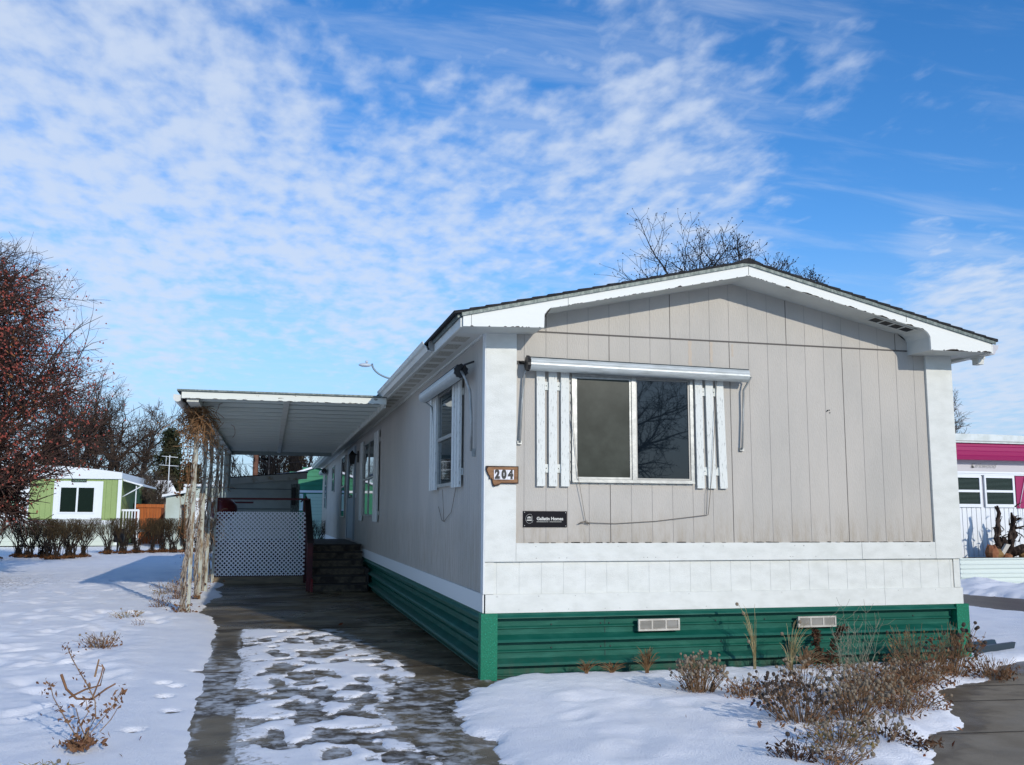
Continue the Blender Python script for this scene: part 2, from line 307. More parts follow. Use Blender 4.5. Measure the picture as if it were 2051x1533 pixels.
# roof, fascia, soffit
def zt(x): return 3.74 - 0.232*abs(x-PX)
MB().prism([(-0.33, zt(-0.33)), (PX, zt(PX)), (5.085, zt(5.085)), (5.085, zt(5.085)-.03), (PX, zt(PX)-.035), (-0.33, zt(-.33)-.03)], 1, -0.34, HL+.2).build('roof_deck', 'drip', home)
sh = MB()
for sgn in (-1, 1):
    Lr = 2.78 if sgn < 0 else 2.68; ncr = 20; cw = Lr/ncr
    for i in range(ncr):
        a = i*cw; b = (i+1)*cw + 0.01
        za, zb_ = zt(PX)-0.232*a, zt(PX)-0.232*b
        j = rng.uniform(-.003, .003)
        p = [(PX+sgn*a, za+.003), (PX+sgn*b, zb_+.003), (PX+sgn*b, zb_+.028+rng.uniform(0, .002)), (PX+sgn*a, za+.020)]
        sh.prism(p, 1, -0.388+j, HL+.22)
sh.prism([(PX-.13, zt(PX)-.012), (PX+.13, zt(PX)-.012), (PX+.12, zt(PX)+.004), (PX, zt(PX)+.046), (PX-.12, zt(PX)+.004)], 1, -0.385, HL+.22)
sh.build('shingle_roof', 'shingle', home)
dr = MB()
for x0, x1 in ((-0.30, 0.62), (0.622, 1.66), (1.662, PX)): dr.prism([(x0, zt(x0)-.028), (x1, zt(x1)-.028), (x1, zt(x1)+.006), (x0, zt(x0)+.006)], 1, -0.382, -0.366)
for x0, x1 in ((PX, 3.5), (3.502, 5.09)): dr.prism([(x0, zt(x0)-.028), (x1, zt(x1)-.028), (x1, zt(x1)+.006), (x0, zt(x0)+.006)], 1, -0.382, -0.366)
dr.build('drip_edge', 'drip', home)
# the gable fascia board: rake with dropped ends
def fascia_bottom():
    pts = [(-0.285, 2.995), (0.435, 3.020)]
    xa, za = 0.435, 3.020; n = 7
    top = 3.62-0.222*(PX-0.56)
    for i in range(1, n+1):
        t = i/n*math.pi/2; pts.append((0.437+0.105*(1-math.cos(t)), 3.10+(top-3.10)*math.sin(t)))
    pts.append((PX, 3.618))
    topr = 3.62-0.222*(4.20-PX)
    for i in range(0, n):
        t = i/n*math.pi/2; pts.append((4.355-0.16*(1-math.sin(t)), 3.11+(topr-3.11)*math.cos(t)))
    pts += [(4.355, 3.005), (5.045, 3.012)]
    return pts
fb = fascia_bottom()
poly = fb + [(5.045, zt(5.045)-.002), (PX, zt(PX)-.002), (-0.285, zt(-0.285)-.002)]
fo = MB().prism(poly, 1, -0.365, -0.343).build('fascia_board', 'fascia', home)
seams = MB(); seams.box(PX-.002, PX+.002, -0.3662, -0.36, 3.625, 3.73); seams.box(0.655, 0.658, -0.3662, -0.36, 3.22, 3.30); seams.box(4.09, 4.094, -.3662, -.36, 3.27, 3.33)
seams.box(-0.215, -0.212, -.3662, -.36, 3.0, 3.10)
seams.build('board_seam', 'line', fo)
npe = 0; r2 = random.Random(11)
def edge_pt(s):
    tot = [0]
    for i in range(len(fb)-1): tot.append(tot[-1]+math.dist(fb[i], fb[i+1]))
    s *= tot[-1]
    for i in range(len(fb)-1):
        if s <= tot[i+1]:
            t = (s-tot[i])/(tot[i+1]-tot[i]); return fb[i][0]+(fb[i+1][0]-fb[i][0])*t, fb[i][1]+(fb[i+1][1]-fb[i][1])*t
    return fb[-1]
for i in range(150):
    s = r2.random(); big = r2.random() < 0.14
    x, z = edge_pt(s)
    ln = r2.uniform(.03, .13) if big else r2.uniform(.008, .035); hh = r2.uniform(.006, .014) if big else r2.uniform(.002, .006)
    if x < 0.44 or x > 4.35: hh *= 1.9; ln *= 1.3
    x2, z2 = edge_pt(min(1, s+ln/6.0)); k = 5; up = []
    for q in range(k+1):
        t = q/k; up.append((x+(x2-x)*t, z+(z2-z)*t+.001+hh*math.sin(math.pi*t)**.5*r2.uniform(.35, 1) if 0 < q < k else z+(z2-z)*t+.001))
    if abs(x2-x) < .005: continue
    if npe < 99: MB().prism([(x, z-.0005), (x2, z2-.0005)] + up[::-1][1:-1], 1, -0.3668, -0.36).build('peeled_patch', 'bare', fo); npe += 1
# gable soffit follows the board's lower edge back to the wall
sf = MB()
for i in range(len(fb)-1):
    (xa, za), (xb, zb_) = fb[i], fb[i+1]
    o1 = .004
    sf.add([(xa, -0.343, za+o1), (xb, -0.343, zb_+o1), (xb, -0.001, zb_+o1), (xa, -0.001, za+o1), (xa, -0.343, za+o1+.01), (xb, -0.343, zb_+o1+.01), (xb, -0.001, zb_+o1+.01), (xa, -0.001, za+o1+.01)], [(3, 2, 1, 0), (4, 5, 6, 7), (0, 1, 5, 4), (2, 3, 7, 6)])
so_ = sf.build('gable_soffit', 'soffit', home)
gv = MB(); 
def sofp(x, y): return (x, y, 3.62-0.222*(x-PX)+.001)
for i in range(4):
    xa = 3.80+i*.112; xb = xa+.098
    a, b, c, d = sofp(xa, -.29), sofp(xb, -.29), sofp(xb, -.17), sofp(xa, -.17)
    gv.add([a, b, c, d, *[(p[0], p[1], p[2]-.004) for p in (a, b, c, d)]], [(0, 1, 2, 3), (7, 6, 5, 4), (0, 4, 5, 1), (1, 5, 6, 2), (2, 6, 7, 3), (3, 7, 4, 0)])
gvo = gv.build('soffit_vent', 'black', so_)
gf = MB()
for xa, xb, ya, yb in ((3.785, 4.255, -.305, -.292), (3.785, 4.255, -.168, -.155)):
    p = [sofp(xa, ya), sofp(xb, ya), sofp(xb, yb), sofp(xa, yb)]; gf.add(p+[(q[0], q[1], q[2]-.007) for q in p], [(0, 1, 2, 3), (7, 6, 5, 4), (0, 4, 5, 1), (1, 5, 6, 2), (2, 6, 7, 3), (3, 7, 4, 0)])
for i in range(5):
    xa = 3.785+i*.112; p = [sofp(xa, -.292), sofp(xa+.014, -.292), sofp(xa+.014, -.168), sofp(xa, -.168)]
    gf.add(p+[(q[0], q[1], q[2]-.007) for q in p], [(0, 1, 2, 3), (7, 6, 5, 4), (0, 4, 5, 1), (1, 5, 6, 2), (2, 6, 7, 3), (3, 7, 4, 0)])
gf.build('vent_frame', 'soffit', so_)
# eaves along the sides
box('eave_fascia', 'trim', home, -0.305, -0.287, -0.34, HL+.15, 2.992, zt(-.30)-.036)
box('eave_soffit', 'sidesoffit', home, -0.286, -0.003, 0.0, HL+.1, 3.028, 3.040)
box('eave_fascia', 'trim', home, 5.046, 5.066, -0.364, HL+.15, 3.005, zt(5.05)-.034)
box('eave_soffit', 'sidesoffit', home, HW+.006, 5.045, 0.0, HL+.1, 3.028, 3.040)
y = 0.30
while y < 26.5:
    if not 6.2 < y < 16: box('soffit_vent', 'vent_dark', home, -0.225, -0.085, y, y+.26, 3.0255, 3.0275)
    y += 0.42
sv = MB(); sv.box(-0.02, 0.0, 0.08, HL, 3.005, 3.0275); sv.build('frieze_moulding', 'trim', home)
def gutter(name, xo, sgn, y0, y1, parent, zo=0.0):
    P = [(0, 3.105), (0, 3.005), (.065, 3.005), (.085, 3.045), (.105, 3.06), (.118, 3.10), (.112, 3.10), (.098, 3.067), (.078, 3.05), (.060, 3.011), (.006, 3.011), (.006, 3.105)]
    P = [(xo+sgn*a, b+zo) for a, b in P]
    return MB().prism(P, 1, y0, y1).build(name, 'gutter', parent)
g1 = gutter('gutter', -0.307, -1, 1.02, 5.15, home)
MB().prism([(-0.308-a, b) for a, b in [(0, 3.105), (0, 3.005), (.065, 3.005), (.085, 3.045), (.105, 3.06), (.118, 3.10)]], 1, 5.15, 5.156).build('end_cap', 'gutter', g1)
MB().prism([(-0.308-a, b) for a, b in [(0, 3.12), (0, 3.0), (.03, 3.0), (.05, 3.03), (.055, 3.06), (.05, 3.12)]], 1, 1.0, 1.012).build('end_bracket', 'aludark', g1)
gutter('gutter', -0.307, -1, 16.4, HL, home)
g2 = gutter('gutter', 5.068, 1, -0.30, HL, home)
MB().prism([(5.068+a, b) for a, b in [(0, 3.105), (0, 3.005), (.065, 3.005), (.085, 3.045), (.105, 3.06), (.118, 3.10)]], 1, -0.306, -0.301).build('end_cap', mat('gutter_end_grey', (.5, .5, .52), .4), g2)
MB().box(5.07, 5.135, -0.15, -0.06, 2.93, 3.004).box(5.062, 5.145, -0.16, -0.05, 2.985, 3.004).build('gutter_outlet', 'gutter', g2)

# front window (frame mesh > panes, sill)
def alu_frame(mb, x0, x1, z0, z1, y0, y1, w):
    mb.box(x0, x1, y0, y1, z1-w, z1).box(x0, x1, y0, y1, z0, z0+w).box(x0, x0+w, y0, y1, z0+w, z1-w).box(x1-w, x1, y0, y1, z0+w, z1-w)
wf = MB(); alu_frame(wf, 0.795, 1.985, 1.688, 2.685, -0.030, -0.001, .030)
wf.box(1.372, 1.412, -0.034, -0.001, 1.718, 2.655).box(0.795, 1.985, -0.042, -0.030, 1.688, 1.703)
win = wf.build('window', 'alu', home)
s2 = MB(); alu_frame(s2, 0.827, 1.370, 1.720, 2.653, -0.024, -0.006, .018); s2.build('sash', 'alu', win)
s2 = MB(); alu_frame(s2, 1.414, 1.953, 1.720, 2.653, -0.020, -0.004, .014); s2.build('sash', 'aludark', win)
box('window_screen', 'screen', win, 0.845, 1.352, -0.016, -0.003, 1.738, 2.635)
box('pane', 'glass', win, 1.428, 1.939, -0.010, -0.002, 1.734, 2.639)
fl = MB()
for i in range(14): x = .80+i*.085; fl.box(x, x+.06, -0.006, -0.001, 1.672, 1.686)
for i in range(11): z = 1.70+i*.09; fl.box(1.987, 1.999, -0.006, -0.001, z, z+.07); fl.box(.780, .793, -0.006, -0.001, z, z+.07)
fl.build('nailing_flange', 'alu', win)
def shutter(parent, xs, z0, z1, tilt):
    s = MB()
    for i, (a, b) in enumerate(xs):
        t = tilt[i]; s.prism([(a+t, z0), (b+t, z0), (b, z1), (a, z1)], 1, -0.034, -0.016)
    a, b = xs[0][0], xs[-1][1]
    for zc in (z0+.16, z1-.13): s.box(a+.01, b-.01, -0.0155, -0.001, zc-.038, zc+.038)
    o = s.build('shutter', 'shutter', parent)
    sc_ = MB()
    for i in range(len(xs)-1):
        xm = (xs[i][1]+xs[i+1][0])/2
        for zc in (z0+.16, z1-.13): sc_.ball((xm, -0.016, zc), .005, 6, 4)
    sc_.build('screw', 'line', o)
shutter(home, [(0.462, .538), (.575, .652), (.690, .768)], 1.650, 2.685, (.004, .002, 0))
shutter(home, [(2.008, 2.082), (2.115, 2.19), (2.222, 2.298)], 1.648, 2.685, (.004, .012, .022))
def awning(A, B, r, out, caps=(True, True)):
    """rolled metal awning from A to B"""
    A, B = Vector(A), Vector(B); d = (B-A).normalized(); up = Vector((0, 0, 1)); n = 28; ring = []
    for k in range(n):
        t = 2*math.pi*k/n; rr = r*(1.0 if k % 7 else 0.93); ring.append((out*math.cos(t)+up*math.sin(t))*rr)
    m = MB(); m.add([A+q for q in ring]+[B+q for q in ring], [(i, (i+1) % n, n+(i+1) % n, n+i) for i in range(n)] + [tuple(range(n))[::-1], tuple(range(n, 2*n))], False)
    o = m.build('awning', 'awn', home)
    l = MB()
    for k in (4, 11, 18): q = ring[k]*1.0; l.tube([A+q, B+q], .0065, 4)
    l.build('seam_line', 'line', o)
    for e, sgn, c in ((A, -1, caps[0]), (B, 1, caps[1])):
        if not c: continue
        cp = MB(); vs = []; nn = 20
        for j, off in enumerate((0.0, 0.028)):
            for k in range(nn):
                t = 2*math.pi*k/nn; rr = r*(1.12 if k % 2 else 0.98); vs.append(e+d*sgn*off+(out*math.cos(t)+up*math.sin(t))*rr)
        cp.add(vs, [(i, (i+1) % nn, nn+(i+1) % nn, nn+i) for i in range(nn)] + [tuple(range(nn))[::-1], tuple(range(nn, 2*nn))])
        cp.build('end_cap', 'black', o)
    return o
aw = awning((0.370, -0.115, 2.738), (2.505, -0.115, 2.712), .064, Vector((0, -1, 0)), (True, False))
bk = MB(); bk.tube([(0.30, -.01, 2.765), (0.36, -.05, 2.745), (0.36, -.1, 2.74)], .010, 5); bk.box(0.28, 0.35, -.014, -.001, 2.745, 2.775); bk.build('bracket', 'black', aw)
ar = MB(); ar.tube([(0.358, -.10, 2.70), (.345, -.05, 2.66), (.325, -.035, 2.40), (.305, -.035, 2.035)], .0105, 6); ar.box(.285, .325, -.03, -.001, 2.02, 2.05); ar.build('arm', 'alu', aw)
ar = MB(); ar.tube([(2.515, -.12, 2.715), (2.545, -.12, 2.70), (2.50, -.05, 2.58), (2.495, -.04, 2.35), (2.475, -.04, 2.02)], .0105, 6); ar.box(2.46, 2.50, -.03, -.001, 2.005, 2.035); ar.build('arm', 'alu', aw)
cd = MB(); cd.tube([(.775, -.06, 2.68), (.80, -.05, 2.2), (.845, -.045, 1.75), (.925, -.02, 1.33)], .0028, 4)
cd.tube([(.925, -.02, 1.33), (1.2, -.015, 1.322), (1.6, -.015, 1.345), (2.12, -.02, 1.405)], .003, 4); cd.tube([(2.12, -.02, 1.405), (2.155, -.05, 1.8), (2.22, -.06, 2.66)], .0028, 4)
cd.tube([(2.10, -.02, 1.41), (2.105, -.02, 1.6), (2.12, -.015, 1.66)], .0022, 4); cd.tube([(.85, -.02, 1.318), (.90, -.03, 1.335), (.96, -.02, 1.315), (.93, -.02, 1.345), (.87, -.02, 1.33)], .004, 4)
cd.build('pull_cord', 'cord', aw)
hk = MB(); hk.ball((3.42, -.004, 2.42), .008, 6, 4); hk.ball((3.44, -.004, 2.425), .006, 6, 4); hk.ball((3.445, -.004, 2.40), .006, 6, 4); hk.ball((3.41, -.004, 2.41), .004, 6, 4); hk.build('nail_hole', 'line', wall)
nh = MB(); r3_ = random.Random(5)
for i in range(26): nh.ball((rng.uniform(.4, 4.5), -.0245, rng.choice((1.02, 1.12))), .004, 5, 4)
for i in range(18): nh.ball((rng.uniform(.1, 4.7), -.0165, rng.choice((.575, .69))), .0035, 5, 4)
nh.build('nail_head', 'aludark', home)

# side windows and door (on x = 0, facing -x)
def side_window(y0, y1, z0, z1, rows, cols, name='window', glass='glassroom', fr='alu'):
    f = MB(); w = .035
    f.box(-.03, -.001, y0, y1, z0, z0+w).box(-.03, -.001, y0, y1, z1-w, z1).box(-.03, -.001, y0, y0+w, z0+w, z1-w).box(-.03, -.001, y1-w, y1, z0+w, z1-w)
    for c in range(1, cols): yc = y0+(y1-y0)*c/cols; f.box(-.03, -.001, yc-.02, yc+.02, z0+w, z1-w)
    for r_ in range(1, rows): zc = z0+(z1-z0)*r_/rows; f.box(-.034, -.001, y0, y1, zc-.018, zc+.018)
    o = f.build(name, fr, home); box('pane', glass, o, -.014, -.002, y0+w, y1-w, z0+w, z1-w); return o
def side_shutter(ys, z0, z1):
    s = MB()
    for a, b in ys: s.box(-.048, -.024, a, b, z0, z1)
    for zc in (z0+.15, z1-.15): s.box(-.0235, -.001, ys[0][0]+.01, ys[-1][1]-.01, zc-.035, zc+.035)
    s.build('shutter', 'shutter', home)
side_window(1.42, 2.36, 1.69, 2.74, 2, 1)
side_shutter([(.985, 1.10), (1.135, 1.25), (1.285, 1.40)], 1.665, 2.76); side_shutter([(2.38, 2.50), (2.53, 2.65), (2.68, 2.80)], 1.665, 2.76)
aw2 = awning((-.135, .50, 2.735), (-.135, 2.72, 2.745), .064, Vector((-1, 0, 0)), (True, False))
ar = MB(); ar.tube([(-.135, .48, 2.735), (-.10, .44, 2.66), (-.06, .42, 2.54), (-.045, .42, 2.30), (-.04, .43, 1.98)], .014, 6); ar.box(-.035, -.001, .41, .45, 1.93, 2.0); ar.build('arm', 'alu', aw2)
MB().tube([(-.05, .30, 2.80), (-.12, .40, 2.78), (-.13, .48, 2.74)], .010, 5).build('bracket', 'black', aw2)
MB().tube([(-.13, 2.73, 2.70), (-.06, 2.60, 2.62), (-.04, 2.55, 2.4), (-.035, 2.50, 2.02)], .011, 6).build('arm', 'alu', aw2)
MB().tube([(-.03, 1.98, 1.66), (-.02, 1.93, 1.32)], .003, 4).tube([(-.03, 1.22, 1.66), (-.02, 1.5, 1.42), (-.02, 1.93, 1.32)], .003, 4).tube([(-.02, 2.28, 1.48), (-.02, 2.05, 1.33), (-.02, 1.9, 1.32)], .004, 4).build('pull_cord', 'cord', aw2)
side_window(9.20, 11.20, 1.35, 2.78, 2, 2)
side_shutter([(8.42, 8.72), (8.78, 9.08)], 1.26, 2.84); side_shutter([(11.24, 11.5), (11.55, 11.8)], 1.26, 2.84)
door = MB().box(-.045, -.001, 13.25, 13.45, .82, 2.90).box(-.045, -.001, 15.0, 15.2, .82, 2.90).box(-.045, -.001, 13.45, 15.0, 2.80, 2.90).box(-.03, -.001, 13.47, 14.98, .84, 1.75)
do = door.build('door', mat('grey_blue_door', (0.34, 0.40, 0.44), .5), home)
box('pane', 'glassroom', do, -.02, -.004, 13.5, 14.95, 1.76, 2.79); MB().ball((-.07, 13.62, 1.78), .035, 8, 6).tube([(-.045, 13.62, 1.78), (-.07, 13.62, 1.78)], .012).build('handle', 'alu', do)
side_window(16.15, 17.45, 1.30, 2.86, 2, 1); side_window(20.4, 21.4, 2.02, 2.80, 2, 1)
side_window(24.2, 25.3, 1.55, 2.70, 3, 1); aw3 = awning((-.14, 23.8, 2.78), (-.14, 25.6, 2.78), .085, Vector((-1, 0, 0)))
MB().tube([(-.14, 23.75, 2.76), (-.06, 23.7, 2.4), (-.05, 23.7, 1.7)], .012, 5).build('arm', 'alu', aw3)
lm = MB(); lm.box(-.03, -.001, 12.62, 12.76, 2.50, 2.74); lm.tube([(-.03, 12.69, 2.66), (-.12, 12.69, 2.70), (-.14, 12.69, 2.68)], .012)
lm.add([(-.14+a*.075, 12.69+b*.075, 2.66) for a, b in ((-1, -1), (1, -1), (1, 1), (-1, 1))]+[(-.14+a*.05, 12.69+b*.05, 2.46) for a, b in ((-1, -1), (1, -1), (1, 1), (-1, 1))]+[(-.14, 12.69, 2.76)], [(0, 1, 5, 4), (1, 2, 6, 5), (2, 3, 7, 6), (3, 0, 4, 7), (7, 6, 5, 4), (0, 8, 1), (1, 8, 2), (2, 8, 3), (3, 8, 0)])
lm.build('porch_lamp', 'black', home)
MB().box(-.02, -.001, 12.95, 13.03, 1.74, 1.84).build('doorbell', 'tile', home)

# the two signs
sg = thing('house_number_sign', 'small brown wooden plaque shaped like a state outline reading 204 on the white corner board', 'sign')
out = [(0.0, 1.822), (0.292, 1.822), (0.292, 1.668), (0.128, 1.668), (0.118, 1.652), (0.098, 1.650), (0.075, 1.641), (0.062, 1.648), (0.055, 1.672), (0.049, 1.703), (0.040, 1.712), (0.030, 1.704), (0.028, 1.728), (0.016, 1.745), (0.004, 1.772), (-0.003, 1.795)]
MB().prism(out, 1, -0.046, -0.027).build('plaque_edge', 'signedge', sg)
cxm, czm = .15, 1.745
inn = [(cxm+(x-cxm)*.94, czm+(z-czm)*.90+.001) for x, z in out]; inn[0] = (.018, 1.811)
MB().prism(inn, 1, -0.0475, -0.0462).build('plaque_face', 'signwood', sg)
for i, ch in enumerate('204'):
    x0 = 0.068+i*.0605; ti = box('number_tile', 'tile', sg, x0, x0+.059, -0.0525, -0.048, 1.704, 1.788)
    text(ch, .102, 'black', ti, facing(x0+.0295, -0.0533, 1.746, .78), 'digit', bold=.0075, align='CENTER')
cs = thing('company_sign', 'black rectangular sign with silver lettering screwed to the siding below the front window', 'sign')
box('sign_board', 'signblack', cs, .345, .752, -0.008, -0.001, 1.288, 1.430)
text('Gallatin Homes', .040, 'silver', cs, facing(.592, -0.0095, 1.3625, .98), 'lettering', bold=.0012)
su = MB(); x = .47
while x < .70:
    w = rng.uniform(.003, .007)
    if abs(x-.577) > .005: su.box(x, x+w, -0.0093, -0.0082, 1.334, 1.3385)
    x += w+.0025
su.build('small_print', 'silver', cs)
lg = MB(); pts = [(.404+.036*math.cos(t), -0.0088, 1.362+.040*math.sin(t)) for t in [R(-20-a*12) for a in range(0, 25)]]; lg.tube([Vector(p) for p in pts], .0012, 4)
lg.prism([(.381, 1.371), (.419, 1.371), (.417, 1.377), (.400, 1.383), (.383, 1.376)], 1, -.0095, -.0082); lg.box(.381, .420, -.0095, -.0082, 1.358, 1.363); lg.box(.378, .421, -.0095, -.0082, 1.345, 1.352); lg.box(.424, .4275, -.0095, -.0082, 1.340, 1.386)
lg.build('emblem', 'silver', cs)
sw = MB()
for x, z in ((.358, 1.419), (.738, 1.417), (.358, 1.302), (.740, 1.300)): sw.ball((x, -.0085, z), .0045, 6, 4)
sw.build('screw', 'silver', cs)

# ------------------------------------------------------------ THE CARPORT
mt['cpunder'] = mat('carport_underside_shade_tone', (0.31, 0.36, 0.33), 0.5, 0.3, col2=(0.25, 0.28, 0.24), cscale=2.5, cstretch=(0.6, 3, 1), clo=.5, chi=.8)  # pans coloured darker to paint in the shade between the ribs
mt['cprib'] = mat('carport_rib_lit_tone', (0.62, 0.66, 0.60), 0.5, 0.3)  # lighter colour paints lit edges on the ribs against the pans
mt['cpbeam'] = mat('carport_beam_paint', (0.60, 0.61, 0.54), 0.55, 0.3, col2=(0.42, 0.40, 0.32), cscale=4, clo=.5, chi=.75)
mt['post'] = mat('chalky_post_paint', (0.40, 0.42, 0.36), 0.55, 0.3, col2=(0.22, 0.15, 0.08), cscale=9, cstretch=(2, 2, .6), clo=.45, chi=.66)
mt['cpfascia'] = weathered('peeling_carport_fascia', (0.68, 0.70, 0.62), (0.22, 0.21, 0.17), 8, (1, 1, 3), .60, .66)
cp = thing('carport', 'flat white metal carport on slim vine covered posts attached to the mobile home', 'carport')
CX0, CX1, CY0, CY1 = -3.02, -0.31, 5.02, 16.6
# ribbed pans: every pan ends in a small down-turned rib
for (xa, xb, sh_) in ((CX0+.12, -1.66, 0.0), (-1.655, CX1, 0.18)):
    pan = box('roof_panel', 'cpunder', cp, xa, xb, CY0+.016, CY1, 2.960, 2.992); y = CY0+.30+sh_*.2
    while y < CY1-.15:
        MB().prism([(y, 2.9595), (y+.006, 2.912), (y+.052, 2.910), (y+.062, 2.9595)], 0, xa+.002, xb-.002).build('rib', 'cprib', pan); y += .60
box('roof_sheet', 'drip', cp, CX0-.06, CX1+.02, CY0-.06, CY1+.05, 3.0, 3.022)
box('front_fascia', 'cpfascia', cp, CX0+.0, CX1+.0, CY0-.03, CY0+.015, 2.905, 2.995)
r4 = random.Random(3)
for i in range(34):
    x = r4.uniform(CX0, CX1-.1); w = r4.uniform(.02, .10); h = r4.uniform(.003, .009); MB().prism([(x, 2.9045), (x+w, 2.9045), (x+w*.8, 2.905+h*.7), (x+w*.3, 2.905+h)], 1, CY0-.0315, CY0-.02).build('peeled_patch', 'bare', cp)
box('side_beam', 'cpbeam', cp, -2.955, -2.805, CY0+.017, CY1, 2.865, 2.958)
box('seam_cover', 'cpbeam', cp, -1.70, -1.62, CY0+.02, CY1-.05, 2.90, 2.9255)
box('ledger', 'cpbeam', cp, -0.34, -0.308, CY0+.05, CY1, 2.868, 2.958)
box('rear_beam', 'cpunder', cp, CX0+.1, CX1-.04, CY1-.05, CY1, 2.84, 2.957)
gp = [(-3.03, 2.95), (-3.03, 2.88)] + [(-3.075+.055*math.cos(R(a)), 2.915+.055*math.sin(R(a))) for a in range(-60, -200, -20)] + [(-3.125, 2.96)]
gI = [(-3.038, 2.95), (-3.038, 2.89)] + [(-3.075+.047*math.cos(R(a)), 2.915+.047*math.sin(R(a))) for a in range(-60, -200, -20)] + [(-3.118, 2.96)]
cg = MB().prism(gp+gI[::-1], 1, CY0+.02, CY1).build('gutter', 'gutter', cp)
MB().prism(gp, 1, CY0+.012, CY0+.02).build('end_cap', 'gutter', cg)
ob = MB()
for y in (CY0+.25, 7.4, 9.8): ob.prism([(-3.03, 2.96), (-2.96, 2.87), (-2.96, 2.84), (-3.03, 2.90)], 1, y, y+.04)
ob.build('outrigger', 'bare', cp)
PY = [5.92, 8.0, 9.68, 11.75, 13.4, 14.9, 16.3]
for i, y in enumerate(PY):
    p = MB(); lean = .0
    p.box(-2.895, -2.845, y-.025, y+.025, 0.0, 2.864); p.box(-2.935, -2.805, y-.05, y+.05, 2.84, 2.8645); p.box(-2.92, -2.82, y-.045, y+.045, -.005, .012)
    po = p.build('post', 'post', cp)
MB().box(-2.965, -2.80, 16.38, 16.46, 1.9, 2.838).build('end_panel', 'cpunder', cp)

# dried vines: braided trunks beside the posts, tangle and leaves on top
mt['vine'] = mat('grey_brown_vine_bark', (0.36, 0.32, 0.265), 0.85, 0.15, bump=.5, bscale=40, col2=(0.10, 0.07, 0.05), cscale=26, cstretch=(1, 1, .5))
mt['vineleaf'] = mat('withered_vine_leaf', (0.09, 0.035, 0.018), 0.85, 0.1, col2=(0.22, 0.11, 0.05), cscale=9)
mt['tangle'] = mat('tan_vine_tangle', (0.34, 0.20, 0.10), 0.85, 0.1, col2=(0.20, 0.10, 0.045), cscale=8)
def leaf(mb, c, s, r_):
    a = Vector((r_.uniform(-1, 1), r_.uniform(-1, 1), r_.uniform(-1, 1))).normalized(); b = a.cross(Vector((r_.uniform(-1, 1), r_.uniform(-1, 1), r_.uniform(-1, 1)))).normalized(); n_ = a.cross(b)
    c = Vector(c); mb.add([c-a*s, c+b*s*.45+n_*s*.2, c+a*s, c-b*s*.45+n_*s*.2, c], [(0, 1, 4), (1, 2, 4), (2, 3, 4), (3, 0, 4)])
wvine = ['thick braided dry vine climbing the nearest carport post', 'dry braided vine on the second carport post', 'pale braided vine on the third carport post', 'brown leafy vine on the fourth carport post beside the lattice', 'thin brown vine on the fifth carport post behind the lattice corner']
for i, y in enumerate(PY[:5]):
    r_ = random.Random(40+i); root = thing('dried_vine', wvine[i], 'vine', 'dried vines on the carport posts')
    b = MB(); ns = 5 if i < 3 else 3
    for s in range(ns):
        pts = []; rad = []; H = 2.78; nseg = 46; ph = 2*math.pi*s/ns; tw = r_.uniform(9, 13); rr = r_.uniform(.022, .034)
        for q in range(nseg+1):
            z = H*q/nseg; w = .9+.5*math.sin(q*.9+s); off = -.050 - .012*math.sin(z*2.1)+ .03*(z/H) + (-.05*max(0, .8-z) if i == 0 else 0)
            pts.append((-2.87+off+rr*w*math.cos(ph+tw*z*.55), y-.01+rr*w*math.sin(ph+tw*z*.55), z)); rad.append((.0155-.003*z)*(1 if i < 3 else .8)*r_.uniform(.75, 1.2))
        b.tube(pts, rad, 5)
    b.build('vine_trunk', 'vine', root)
    t = MB(); nl = [330, 220, 220, 240, 160][i]
    for q in range(nl):
        z = r_.uniform(.1, 2.75); x = -2.95+r_.gauss(0, .045)+.02*(z-1); leaf(t, (x, y+r_.gauss(0, .05), z), r_.uniform(.012, .028), r_)
    if i == 0:
        for q in range(90):   # loose strand with leaves hanging on the outside
            z = r_.uniform(1.6, 2.75); leaf(t, (-3.03-.05*math.sin(z*5)+r_.gauss(0, .035), y-.05+r_.gauss(0, .04), z), r_.uniform(.016, .032), r_)
    t.build('withered_leaves', 'vineleaf', root)
    s_ = MB(); nst = [330, 120, 90, 60, 30][i]
    for q in range(nst):
        z = 2.88-abs(r_.gauss(0, .22)) if i < 2 else r_.uniform(1.0, 2.8); p0 = Vector((-2.88+r_.gauss(0, .09), y-.1+r_.gauss(0, .16), z)); pts = [p0]
        d = Vector((r_.uniform(-1, 1), r_.uniform(-1, 1), r_.uniform(-.8, .6))).normalized()
        for w in range(5): d = (d+Vector((r_.uniform(-.6, .6), r_.uniform(-.6, .6), r_.uniform(-.7, .3)))).normalized(); pts.append(pts[-1]+d*r_.uniform(.03, .07))
        s_.tube(pts, .0045, 3, False)
    for q in range([7, 3, 3, 3, 2][i]):
        x = -3.0+r_.gauss(0, .05); pts = [(x+.02*math.sin(w*1.3+q)+r_.gauss(0, .006), y-.03+r_.gauss(0, .02), 2.8-w*.16) for w in range(12)]; s_.tube(pts, .003, 3, False)
    s_.build('tangled_stems', 'tangle', root)
    m_ = MB()
    for q in range([60, 26, 20, 10, 6][i]): leaf(m_, (-2.95+r_.gauss(0, .10), y+r_.gauss(0, .10), abs(r_.gauss(0, .06))+.04), r_.uniform(.02, .04), r_)
    m_.build('base_litter', 'vineleaf', root)

